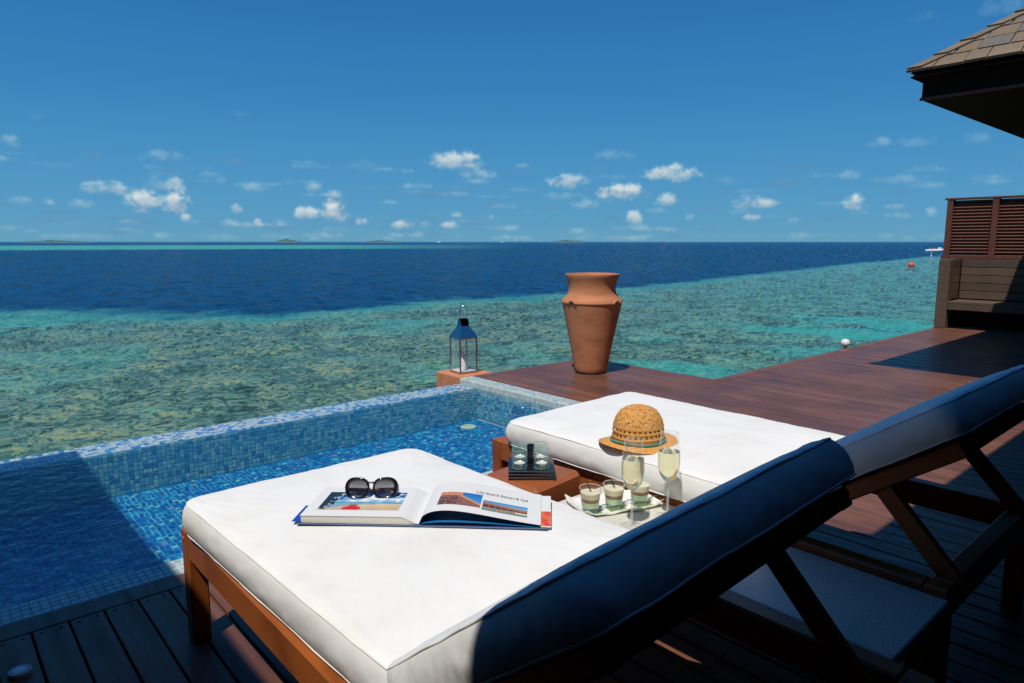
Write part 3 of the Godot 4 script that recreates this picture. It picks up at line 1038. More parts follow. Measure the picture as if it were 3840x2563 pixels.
# ------------------------------------------------------------------ plinth, lantern, vase
func plinth_lantern_vase() -> void:
	var b := MB.new()
	b.box(Vector3(0.34, 1.9, 0.345), Transform3D(Basis.IDENTITY, Vector3(3.482, -0.95, -4.595)), 0.006)
	tag(part("plinth", b, M.plinth_render, self), "square terracotta coloured pillar at the pool corner under the lantern", "pillar")
	# lantern: chrome posts, glazed sides, mirrored cap, ring
	var t := thing("lantern", "square chrome glazed lantern with ring handle and candle on terracotta pillar", "lantern", Vector3(3.475, 0.002, -4.59), deg_to_rad(-6))
	var h := 0.086
	b = MB.new()
	b.box(Vector3(2 * h, 0.012, 2 * h), Transform3D(Basis.IDENTITY, Vector3(0, 0.008, 0)), 0.002)
	part("base", b, M.chrome, t)
	b = MB.new()
	b.box(Vector3(2 * h - 0.02, 0.004, 2 * h - 0.02), Transform3D(Basis.IDENTITY, Vector3(0, 0.016, 0)))
	part("base_plate", b, M.porcelain, t)
	for x in [-1, 1]:
		for z in [-1, 1]:
			b = MB.new()
			b.box(Vector3(0.011, 0.288, 0.011), Transform3D(Basis.IDENTITY, Vector3(x * (h - 0.006), 0.158, z * (h - 0.006))), 0.001)
			part("post", b, M.chrome, t)
	for a in 4:
		var R := Basis(Vector3.UP, a * PI / 2)
		b = MB.new()
		b.box(Vector3(2 * h - 0.024, 0.010, 0.009), Transform3D(R, R * Vector3(0, 0.297, h - 0.006)), 0.001)
		part("rail", b, M.chrome, t)
		b = MB.new()
		b.poly([R * Vector3(-h + 0.012, 0.018, h - 0.007), R * Vector3(h - 0.012, 0.018, h - 0.007), R * Vector3(h - 0.012, 0.292, h - 0.007), R * Vector3(-h + 0.012, 0.292, h - 0.007)], R * Vector3(0, 0, 1))
		part("pane", b, M.lantern_glass, t)
	b = MB.new()
	var e := h + 0.004
	var e2 := 0.036
	for a in 4:
		var R := Basis(Vector3.UP, a * PI / 2)
		b.poly([R * Vector3(-e, 0.302, e), R * Vector3(e, 0.302, e), R * Vector3(e2, 0.398, e2), R * Vector3(-e2, 0.398, e2)], R * Vector3(0, 0.5, 1))
		b.poly([R * Vector3(-e, 0.302, e), R * Vector3(e, 0.302, e), R * Vector3(0, 0.303, 0)], Vector3.DOWN)
	part("roof", b, M.chrome, t)
	b = MB.new()
	for a in 4:
		var R := Basis(Vector3.UP, a * PI / 2)
		# a deep V is cut at the corner between two of the faces
		var l := -0.0 if a == 0 else -e2 + 0.004
		var r := 0.0 if a == 3 else e2 - 0.004
		b.poly([R * Vector3(-e2, 0.398, e2), R * Vector3(e2, 0.398, e2), R * Vector3(r, 0.458, e2 - 0.005), R * Vector3(l, 0.458, e2 - 0.005)], R * Vector3(0, 0.1, 1))
	part("collar", b, M.chrome, t)
	var ring := []
	for k in 25:
		var an := lerpf(-0.25 * PI, 1.25 * PI, k / 24.0)
		var side := Vector3(0.76, 0, 0.65)
		ring.append(side * cos(an) * 0.034 + Vector3(0, 0.515 + sin(an) * (0.05 if an > 0 and an < PI else 0.075), 0))
	b = MB.new()
	b.tube(ring, 0.0036, 8)
	part("ring_handle", b, M.steel, t)
	for k in 3:
		b = MB.new()
		b.lathe([Vector2(0.004, -0.012), Vector2(0.004, 0.012)], 10, Transform3D(Basis.IDENTITY, Vector3(h + 0.003, [0.19, 0.215, 0.235][k], h - 0.005)))
		part("latch", b, M.steel, t)
	tag_candle(Vector3(3.49, 0.022, -4.60))
	# vase
	var v := thing("vase", "tall terracotta urn with flared collar standing on the brown deck corner", "vase", Vector3(4.30, 0.0, -3.88))
	b = MB.new()
	b.lathe([Vector2(0.0, 0.004), Vector2(0.128, 0.002), Vector2(0.136, 0.012), Vector2(0.142, 0.05), Vector2(0.163, 0.16), Vector2(0.190, 0.30), Vector2(0.219, 0.44), Vector2(0.243, 0.555), Vector2(0.252, 0.60), Vector2(0.243, 0.606)], 72)
	var nz := noise(9.0, 21, 3)
	for i in b.v.size():
		var q := b.v[i]
		var d := 1.0 + nz.get_noise_3d(q.x * 0.35, q.y * 3.0, q.z * 0.35) * 0.006
		b.v[i] = Vector3(q.x * d, q.y, q.z * d)
	part("body", b, M.terracotta, v)
	b = MB.new()
	b.lathe([Vector2(0.246, 0.592), Vector2(0.258, 0.600), Vector2(0.258, 0.610), Vector2(0.240, 0.632), Vector2(0.215, 0.654), Vector2(0.203, 0.678), Vector2(0.197, 0.703), Vector2(0.198, 0.735), Vector2(0.205, 0.770), Vector2(0.216, 0.802), Vector2(0.227, 0.829), Vector2(0.226, 0.837), Vector2(0.214, 0.839), Vector2(0.200, 0.81), Vector2(0.185, 0.74), Vector2(0.180, 0.70), Vector2(0.21, 0.62), Vector2(0.17, 0.3), Vector2(0.0, 0.2)], 72)
	part("collar", b, M.terracotta, v)
	b = MB.new()
	var chip := []
	for q in 9:
		var u := TAU * q / 9
		var yy := 0.128 + sin(u) * 0.006 * (1.0 + 0.5 * sin(u * 3.0))
		var ang := deg_to_rad(175.0) + cos(u) * 0.14
		var rr := 0.1565 + (yy - 0.128) * 0.19
		chip.append(Vector3(cos(ang) * rr, yy, sin(ang) * rr))
	b.poly(chip, Vector3(-1, 0, 0.1))
	part("chip", b, M.chip, v)
	b = MB.new()
	b.lathe([Vector2(0.1290, 0.0015), Vector2(0.1372, 0.0105), Vector2(0.1378, 0.016)], 60)
	for q in b.v.size():
		if b.v[q].y > 0.012:
			b.v[q].y += nz.get_noise_2d(b.v[q].x * 2.0, b.v[q].z * 2.0) * 0.010
	part("grimy_foot", b, M.chip, v)
	for k in 4:
		var an := deg_to_rad(-48.0 + 90.0 * k + 45.0)
		b = MB.new()
		var arc := []
		for s in 13:
			var u := lerpf(-1, 1, s / 12.0)
			var aa := an + u * 0.16
			arc.append(Vector3(cos(aa), 0, sin(aa)) * (0.256 + 0.005 * cos(u * PI / 2)) + Vector3(0, 0.598 + 0.026 * pow(maxf(cos(u * PI / 2), 0.0), 1.5), 0))
		b.tube(arc, 0.008, 8)
		part("lug", b, M.terracotta, v)


func tag_candle(at: Vector3) -> void:
	var t := thing("candle", "white pillar candle standing inside the glazed chrome lantern", "candle", at)
	var b := MB.new()
	b.lathe([Vector2(0.0, 0.0), Vector2(0.027, 0.0), Vector2(0.027, 0.115), Vector2(0.024, 0.119), Vector2(0.0, 0.114)], 28)
	part("wax", b, M.wax, t)
	b = MB.new()
	b.tube([Vector3(0, 0.112, 0), Vector3(0.001, 0.122, 0)], 0.001, 6)
	part("wick", b, M.vanilla_pod, t)


# ------------------------------------------------------------------ loungers
func outline(c: Array, rad: float, per := 26) -> Array:
	# c: four corners (x, z) in order; rounded, evenly sampled
	var pts := []
	for i in 4:
		var p: Vector2 = c[i]
		var a: Vector2 = (c[(i + 3) % 4] - p).normalized()
		var q: Vector2 = (c[(i + 1) % 4] - p).normalized()
		for k in 9:
			var t := k / 8.0
			var p0 := p + a * rad
			var p1 := p + q * rad
			pts.append(p0.lerp(p, t).lerp(p.lerp(p1, t), t))
		var nx: Vector2 = c[(i + 1) % 4]
		var b: Vector2 = (p - nx).normalized()
		for k in range(1, per):
			pts.append((p + q * rad).lerp(nx + b * rad, k / float(per)))
	return pts

func pad(line: Array, y0: float, y1: float, crown: float, sd: int, piping: MB, xf := Transform3D.IDENTITY) -> MB:
	var c := Vector2.ZERO
	for p in line:
		c += p
	c /= line.size()
	var nz := noise(1.0, sd, 3)
	var rings := []       # [inset scale, y, wrinkle]
	rings.append([0.0, y0, 0.0]); rings.append([0.9, y0, 0.0]); rings.append([0.985, y0 + 0.001, 0.0])
	var th := y1 - y0
	for k in 11:
		var u := k / 10.0
		rings.append([0.985 + 0.032 * pow(maxf(sin(PI * (0.06 + 0.90 * u)), 0.0), 0.7), y0 + 0.004 + (th - 0.006) * u, sin(PI * u)])
	for k in [0.985, 0.965, 0.945, 0.92, 0.88, 0.83, 0.77, 0.7, 0.6, 0.5, 0.38, 0.25, 0.12, 0.0]:
		rings.append([k, y1 + 0.004 * smoothstep(1.0, 0.95, k) + crown * pow(1.0 - pow(k, 3.0), 0.85), 0.7 if k > 0.6 else 0.35])
	var P := []
	var L := line.size()
	for r in rings:
		var row := []
		for i in L:
			var o: Vector2 = line[i] - c
			var q: Vector2 = c + o * r[0]
			var arc := i * 0.05
			var wr: float = r[2]
			# seam puckers, and broad dents in the filling
			var pk := nz.get_noise_2d(q.x * 28.0 + q.y * 6.0, q.y * 28.0 - q.x * 6.0 + r[1] * 9.0) * (0.0022 + 0.0028 * smoothstep(0.7, 0.92, r[0]) * smoothstep(1.0, 0.95, r[0])) * wr
			var dent := nz.get_noise_2d(q.x * 3.0 + 90.0, q.y * 3.0) * 0.0026 * wr
			var n2 := o.normalized()
			var side := 1.0 if r[1] < y1 - 0.001 and r[0] > 0.98 else 0.0
			var y: float = r[1] + (pk + dent) * (1.0 - side)
			q += n2 * (pk * 1.6 + dent * 0.6) * side
			row.append(xf * Vector3(q.x, y, q.y))
		P.append(row)
	var b := MB.new()
	b.sheet(P, true, true)
	for y in [y0 + 0.003, y1]:
		var ln := []
		for i in L:
			var o: Vector2 = line[i] - c
			var q: Vector2 = c + o * (0.989 if y > y0 + 0.02 else 0.993)
			var sag := nz.get_noise_2d(q.x * 6.0, q.y * 6.0 + y * 50.0) * 0.003
			ln.append(xf * Vector3(q.x, y + sag, q.y))
		piping.tube(ln, 0.0024, 6, true)
	return b

func loungers() -> void:
	lounger(Vector3(0.489, 0, -1.937), 0.82, 1.60, [Vector2(0.478, -1.885), Vector2(1.205, -1.885), Vector2(1.235, -0.80), Vector2(0.512, -0.83)], 38.5, 0.515, "near", 0)
	lounger(Vector3(1.673, 0, -2.03), 0.765, 1.60, [Vector2(1.650, -1.93), Vector2(2.43, -1.96), Vector2(2.43, -0.86), Vector2(1.665, -0.86)], 35.4, 0.56, "far", 1)

func lounger(c: Vector3, w: float, len: float, pc: Array, deg: float, blen: float, which: String, k: int) -> void:
	var labels := ["brown painted timber sun lounger nearest the camera, under the book and sunglasses", "brown painted timber sun lounger under the straw hat, beside the stool and flutes"]
	var t := thing("sun_lounger", labels[k], "sun lounger", c, 0.0, "sun loungers side by side at the pool edge")
	var lg := 0.05
	var top := 0.33
	var hinge: float = -0.86 - c.z if k == 0 else -0.88 - c.z
	for x in [0.0, w - lg]:
		for z in [0.0, len - lg]:
			var b := MB.new()
			b.box(Vector3(lg, 0.328, lg), Transform3D(Basis.IDENTITY, Vector3(x + lg / 2, 0.164, z + lg / 2)), 0.004)
			part("leg", b, M.lounger_paint, t)
		var b2 := MB.new()
		b2.box(Vector3(lg - 0.002, 0.079, len - 2 * lg), Transform3D(Basis.IDENTITY, Vector3(x + lg / 2, top - 0.0405, len / 2)), 0.005)
		part("side_rail", b2, M.lounger_paint, t)
	for z in [0.0, len - lg]:
		var b := MB.new()
		b.box(Vector3(w - 2 * lg, 0.078, lg - 0.002), Transform3D(Basis.IDENTITY, Vector3(w / 2, top - 0.041, z + lg / 2)), 0.005)
		part("end_rail", b, M.lounger_paint, t)
	var n := 9
	for i in n:
		var b := MB.new()
		b.box(Vector3(w - 2 * lg, 0.018, 0.085), Transform3D(Basis.IDENTITY, Vector3(w / 2, top - 0.011, 0.105 + i * (hinge - 0.14) / (n - 1))), 0.002)
		part("slat", b, M.lounger_paint, t)
	# raised back: two arms, slats, and a strut from each arm down to the rail
	var a := deg_to_rad(deg)
	var B := Basis(Vector3.RIGHT, -a) * Basis(Vector3(0, 0, 1), 0.036 if k == 0 else 0.0)
	var xf := Transform3D(B, Vector3(0, top + (0.0 if k == 0 else 0.012), hinge))
	for x in [lg + 0.006, w - 2 * lg - 0.006]:
		var b := MB.new()
		b.box(Vector3(lg - 0.01, 0.04, blen - 0.03), Transform3D(B, xf * Vector3(x + lg / 2, -0.009, blen / 2 - 0.015)), 0.004)
		part("back_arm", b, M.lounger_paint, t)
		b = MB.new()
		b.bar(xf * Vector3(x + lg / 2, -0.03, blen * 0.56), Vector3(x + lg / 2, 0.30, hinge + blen * 0.56 * cos(a) + 0.20), 0.022, 0.045, 0.003)
		part("strut", b, M.lounger_paint, t)
	for i in 5:
		var b := MB.new()
		b.box(Vector3(w - 4 * lg, 0.018, 0.07), Transform3D(B, xf * Vector3(w / 2, 0.0, 0.06 + i * (blen - 0.1) / 4)), 0.002)
		part("back_slat", b, M.lounger_paint, t)
	var bb := MB.new()
	bb.box(Vector3(w - 4 * lg, 0.036, 0.04), Transform3D(B, xf * Vector3(w / 2, -0.0095, blen - 0.052)), 0.003)
	part("head_rail", bb, M.lounger_paint, t)
	if k == 0:
		bb = MB.new()
		bb.lathe([Vector2(0.007, 0.0), Vector2(0.006, 0.002), Vector2(0.0, 0.0025)], 14, Transform3D(Basis(Vector3(0, 0, 1), PI / 2), Vector3(0, 0.30, 0.02)))
		part("screw_cap", bb, M.lounger_paint, t)
	else:
		# paint has chipped off the upper edge of the rail
		var r2 := RandomNumberGenerator.new()
		r2.seed = 8
		for i in 34:
			var z := 0.42 + r2.randf() * 0.42
			var y := top - 0.004 - absf(r2.randfn(0, 0.010))
			var s := r2.randf_range(0.002, 0.006)
			bb = MB.new()
			var pts := []
			for q in 6:
				var an := TAU * q / 6
				pts.append(Vector3(-0.0006, y - 0.004 + sin(an) * s * r2.randf_range(0.5, 1.0), z + cos(an) * s * r2.randf_range(0.6, 1.8)))
			bb.poly(pts, Vector3.LEFT)
			part("bare_patch", bb, M.peeled_wood, t)
	# cushion
	var cl := ["white mattress on the nearest lounger, its raised back in shade", "white mattress on the farther lounger, under the straw hat"]
	var u := thing("lounger_mattress", cl[k], "mattress", Vector3.ZERO, 0.0, "white lounger mattresses")
	var pipe := MB.new()
	var sp := part("seat_pad", pad(outline(pc, 0.055), 0.334, 0.420, 0.017, 5 + k, pipe), M.cushion_fabric, u)
	part("piping", pipe, M.cushion_fabric, sp)
	pipe = MB.new()
	var wd: float = pc[2].x - pc[3].x
	var bl := [Vector2(0, 0.0), Vector2(wd, 0.0), Vector2(wd, blen + 0.03), Vector2(0, blen + 0.03)]
	var bx := Transform3D(B, Vector3(pc[3].x, 0.333 if k == 0 else 0.345, pc[3].y - 0.035))
	var q2 := []
	for p in bl:
		q2.append(p)
	var bp := part("back_pad", pad(outline([q2[0], q2[1], q2[2], q2[3]], 0.05), 0.010, 0.085, 0.012 if k == 0 else 0.02, 15 + k, pipe, bx), M.cushion_fabric, u)
	part("piping", pipe, M.cushion_fabric, bp)


# ------------------------------------------------------------------ between the loungers
func tabletop() -> void:
	var t := thing("low_table", "low table with pale terrazzo top between the two loungers", "table", Vector3(1.505, 0, -0.92))
	var b := MB.new()
	b.box(Vector3(0.326, 0.03, 0.99), Transform3D(Basis.IDENTITY, Vector3(0, 0.295, 0)), 0.003)
	part("tabletop", b, M.terrazzo, t)
	for x in [-0.13, 0.13]:
		for z in [-0.45, 0.45]:
			b = MB.new()
			b.box(Vector3(0.04, 0.28, 0.04), Transform3D(Basis.IDENTITY, Vector3(x, 0.14, z)), 0.003)
			part("leg", b, M.lounger_paint, t)
	# stool
	var s := thing("stool", "small rounded terracotta brown stool carrying the black tray and tealights", "stool", Vector3(1.497, 0, -1.602), deg_to_rad(7.5))
	b = MB.new()
	b.box(Vector3(0.245, 0.115, 0.228), Transform3D(Basis.IDENTITY, Vector3(0, 0.2825, 0)), 0.014)
	part("seat_block", b, M.stool_paint, s)
	b = MB.new()
	b.box(Vector3(0.20, 0.225, 0.19), Transform3D(Basis.IDENTITY, Vector3(0, 0.1125, 0)), 0.006)
	part("base", b, M.stool_paint, s)
	# black stacked tray
	var ry := deg_to_rad(-41.0)
	var c := Vector3(1.490, 0.3405, -1.602)
	var tr := thing("black_tray", "square black lacquered tray of stacked boards on the brown stool", "tray", c, ry)
	for k in 3:
		b = MB.new()
		b.box(Vector3(0.152, 0.0085, 0.152), Transform3D(Basis.IDENTITY, Vector3(0, 0.0045 + k * 0.0105, 0)), 0.0015)
		part("board", b, M.black_lacquer, tr)
	b = MB.new()
	b.box(Vector3(0.138, 0.026, 0.138), Transform3D(Basis.IDENTITY, Vector3(0, 0.0135, 0)))
	part("core", b, M.black_lacquer, tr)
	var ty := c.y + 0.0302
	var R := Basis(Vector3.UP, ry)
	var words := ["front left", "front right", "back left", "back right"]
	var k := 0
	for zz in [0.040, -0.026]:
		for xx in [-0.036, 0.036]:
			var at: Vector3 = Vector3(c.x, ty, c.z) + R * Vector3(xx * (1.0 if zz > 0 else 0.94) - 0.004, 0, zz)
			var gl := thing("votive_glass", "pale green glass candle holder, %s of the four on the black tray" % words[k], "candle holder", at, 0.0, "four votive glasses on the tray")
			b = MB.new()
			b.lathe([Vector2(0.0, 0.0005), Vector2(0.0235, 0.0005), Vector2(0.025, 0.004), Vector2(0.025, 0.062)], 32)
			var wall := part("glass_wall", b, M.votive_glass, gl)
			b = MB.new()
			for y in [0.062, 0.003]:
				var rg := []
				for q in 32:
					rg.append(Vector3(cos(TAU * q / 32) * 0.0243, y, sin(TAU * q / 32) * 0.0243))
				b.tube(rg, 0.0012, 6, true)
			part("rim", b, M.votive_rim, wall)
			var cn := thing("tealight", "white tealight in foil cup inside the %s glass" % words[k], "candle", at + Vector3(0, 0.004, 0), 0.0, "four tealights on the tray")
			b = MB.new()
			b.lathe([Vector2(0.0, 0.0), Vector2(0.0185, 0.0), Vector2(0.019, 0.013), Vector2(0.0195, 0.0135)], 28)
			part("foil_cup", b, M.foil, cn)
			b = MB.new()
			b.lathe([Vector2(0.0185, 0.012), Vector2(0.012, 0.0125), Vector2(0.004, 0.0115), Vector2(0.0, 0.0115)], 28)
			part("wax", b, M.wax, cn)
			k += 1
	var bt := thing("black_shaker", "slim shiny black bottle with cap between the tealight glasses", "bottle", Vector3(c.x, ty, c.z) + R * Vector3(-0.002, 0, -0.012))
	b = MB.new()
	b.lathe([Vector2(0.0, 0.0), Vector2(0.0105, 0.0), Vector2(0.011, 0.002), Vector2(0.011, 0.042), Vector2(0.0105, 0.043)], 24)
	part("body", b, M.black_lacquer, bt)
	b = MB.new()
	b.lathe([Vector2(0.0108, 0.044), Vector2(0.0122, 0.045), Vector2(0.0122, 0.060), Vector2(0.010, 0.0635), Vector2(0.0, 0.064)], 24)
	part("cap", b, M.black_plastic, bt)
	# platter: a long dish with pinched, lifted corners
	var nl := Vector3(1.392, 0, -1.262)
	var nr := Vector3(1.636, 0, -1.172)
	var fl := Vector3(1.436, 0, -1.394)
	var pl := thing("platter", "long white porcelain platter with wavy edges carrying three dessert glasses", "plate", Vector3(0, 0.310, 0))
	var P := []
	for j in 21:
		var row := []
		for i in 41:
			var uu := i / 40.0
			var vv := j / 20.0
			var q := nl + (nr - nl) * uu + (fl - nl) * vv
			var du := absf(uu * 2 - 1)
			var dv := absf(vv * 2 - 1)
			var lift := 0.006 * smoothstep(0.72, 1.0, dv) + 0.008 * smoothstep(0.82, 1.0, du) + 0.008 * smoothstep(0.7, 1.0, du) * smoothstep(0.6, 1.0, dv)
			lift -= 0.005 * smoothstep(0.75, 1.0, dv) * exp(-pow((du - 0.35) * 6.0, 2))
			row.append(q + Vector3(0, 0.006 + lift, 0))
		P.append(row)
	var Q := []
	for row in P:
		var r2 := []
		for p in row:
			r2.append(p + Vector3(0, -0.004, 0))
		Q.append(r2)
	b = MB.new()
	b.sheet(P)
	b.sheet(Q, false, true)
	for e in [0, 20]:
		b.sheet([P[e], Q[e]], false, e == 0)
	var cl := []
	var cr := []
	var cl2 := []
	var cr2 := []
	for j in 21:
		cl.append(P[j][0]); cl2.append(Q[j][0]); cr.append(P[j][40]); cr2.append(Q[j][40])
	b.sheet([cl, cl2]); b.sheet([cr, cr2], false, true)
	part("dish", b, M.porcelain, pl)
	# dessert glasses, each on a leaf with a spoon beside it
	var along := (nr - nl).normalized()
	var shots := [Vector3(1.428, 0.3175, -1.282), Vector3(1.504, 0.3175, -1.257), Vector3(1.586, 0.3175, -1.226)]
	var names := ["leftmost", "middle", "rightmost, behind the flute,"]
	for i in 3:
		var at: Vector3 = shots[i]
		var lf := MB.new()
		lf.box(Vector3(0.054, 0.0012, 0.042), Transform3D(Basis(Vector3.UP, deg_to_rad(-30.0 + 9 * i)), Vector3.ZERO))
		var lo := part("leaf_square", lf, M.leaf, self)
		lo.position = at + Vector3(0.006, -0.0005, 0.004)
		tag(lo, "green leaf square under the %s dessert glass on platter" % names[i].replace(",", ""), "leaf", "leaf squares on the platter")
		var gl := thing("dessert_glass", "shot glass of layered dessert, %s of three on the platter" % names[i].replace(",", ""), "glass", at + Vector3(0, 0.0008, 0), 0.0, "three dessert glasses on the platter")
		b = MB.new()
		b.lathe([Vector2(0.0, 0.0), Vector2(0.0225, 0.0), Vector2(0.0235, 0.003), Vector2(0.0325, 0.074)], 36)
		var wall := part("glass_wall", b, M.clear_glass, gl)
		b = MB.new()
		var rg := []
		for q in 36:
			rg.append(Vector3(cos(TAU * q / 36) * 0.0322, 0.0742, sin(TAU * q / 36) * 0.0322))
		b.tube(rg, 0.0011, 6, true)
		part("rim", b, M.glass_rim, wall)
		var lv := [0.016, 0.034, 0.0435, 0.0615]
		var mats := [M.mint_cream, M.chocolate_cream, M.vanilla_cream]
		var nm := ["mint_layer", "chocolate_layer", "cream_layer"]
		for q in 3:
			b = MB.new()
			var ra: float = 0.0232 + (lv[q] - 0.003) / 0.071 * 0.009 - 0.0012
			var rb: float = 0.0232 + (lv[q + 1] - 0.003) / 0.071 * 0.009 - 0.0012
			b.lathe([Vector2(0, lv[q]), Vector2(ra - 0.002, lv[q]), Vector2(ra, lv[q] + 0.001), Vector2(rb, lv[q + 1] - 0.0012), Vector2(rb - 0.003, lv[q + 1]), Vector2(rb * 0.5, lv[q + 1] + 0.0012), Vector2(0, lv[q + 1] - 0.0004)], 36)
			part(nm[q], b, mats[q], gl)
		if i < 2:
			b = MB.new()
			var p0 := Vector3(0.002, 0.060, 0.004)
			b.tube([p0, p0 + Vector3(-0.006, 0.012, -0.003), p0 + Vector3(-0.010, 0.024, -0.006), p0 + Vector3(-0.016, 0.034, -0.008)], [0.0022, 0.0021, 0.0014, 0.0006], 7)
			part("vanilla_pod", b, M.vanilla_pod, gl)
		# spoon
		var sp := thing("spoon", "small steel spoon lying right of the %s dessert glass" % names[i].replace(",", ""), "spoon", at + Vector3(0.036, 0.0035, -0.006), deg_to_rad(-14.0), "teaspoons on the platter")
		b = MB.new()
		var S := []
		for j in 9:
			var row := []
			for q in 17:
				var an := TAU * q / 16
				var rr := j / 8.0
				row.append(Vector3(cos(an) * rr * 0.017, 0.001 - 0.004 * (1 - rr * rr), sin(an) * rr * 0.0105))
			S.append(row)
		b.sheet(S)
		part("bowl", b, M.steel, sp)
		b = MB.new()
		b.tube([Vector3(0.015, 0.001, 0), Vector3(0.03, 0.004, 0), Vector3(0.055, 0.005, 0.001), Vector3(0.078, 0.002, 0.002)], [0.0014, 0.0016, 0.0022, 0.0032], 8)
		part("handle", b, M.steel, sp)
	# champagne flutes
	var fl_at := [Vector3(1.453, 0.3104, -1.148), Vector3(1.583, 0.3104, -1.122)]
	var fl_nm := ["full champagne flute in front of the platter, left of two", "full champagne flute beside the farther mattress, right of two"]
	for i in 2:
		var f := thing("champagne_flute", fl_nm[i], "champagne flute", fl_at[i], 0.0, "two champagne flutes")
		b = MB.new()
		b.lathe([Vector2(0.0, 0.0), Vector2(0.034, 0.0), Vector2(0.035, 0.0012), Vector2(0.030, 0.0028), Vector2(0.012, 0.0055), Vector2(0.006, 0.010)], 40)
		part("foot", b, M.clear_glass, f)
		b = MB.new()
		b.lathe([Vector2(0.006, 0.010), Vector2(0.0042, 0.02), Vector2(0.0036, 0.05), Vector2(0.004, 0.09), Vector2(0.0055, 0.104)], 20)
		part("stem", b, M.stem_glass, f)
		var bowl := [Vector2(0.0055, 0.104), Vector2(0.011, 0.108), Vector2(0.019, 0.117), Vector2(0.0262, 0.130), Vector2(0.0306, 0.147), Vector2(0.0322, 0.165), Vector2(0.0318, 0.185), Vector2(0.0300, 0.205), Vector2(0.0268, 0.230), Vector2(0.0240, 0.252)]
		b = MB.new()
		b.lathe(bowl, 44)
		var cup := part("bowl", b, M.frosted_glass, f)
		b = MB.new()
		var rg := []
		for q in 40:
			rg.append(Vector3(cos(TAU * q / 40) * 0.0240, 0.252, sin(TAU * q / 40) * 0.0240))
		b.tube(rg, 0.0007, 6, true)
		part("rim", b, M.glass_rim, cup)
		b = MB.new()
		b.lathe([Vector2(0.0, 0.106), Vector2(0.0096, 0.1085), Vector2(0.0177, 0.1175), Vector2(0.0250, 0.1305), Vector2(0.0294, 0.1475), Vector2(0.0310, 0.165), Vector2(0.0306, 0.185), Vector2(0.0296, 0.1975), Vector2(0.0, 0.1970)], 40)
		part("wine", b, M.wine, f)
		b = MB.new()
		var br := RandomNumberGenerator.new()
		br.seed = 30 + i
		for q in 70:
			var hy := br.randf_range(0.112, 0.196)
			var rr := br.randf() * (0.006 if br.randf() < 0.6 else 0.024) * smoothstep(0.10, 0.15, hy)
			var an := br.randf() * TAU
			var sz := br.randf_range(0.0004, 0.0008)
			b.box(Vector3(sz, sz, sz), Transform3D(Basis(Vector3(1, 1, 0).normalized(), 0.7), Vector3(cos(an) * rr, hy, sin(an) * rr)))
		part("bubbles", b, M.glass_rim, f).set_meta("kind", "stuff")


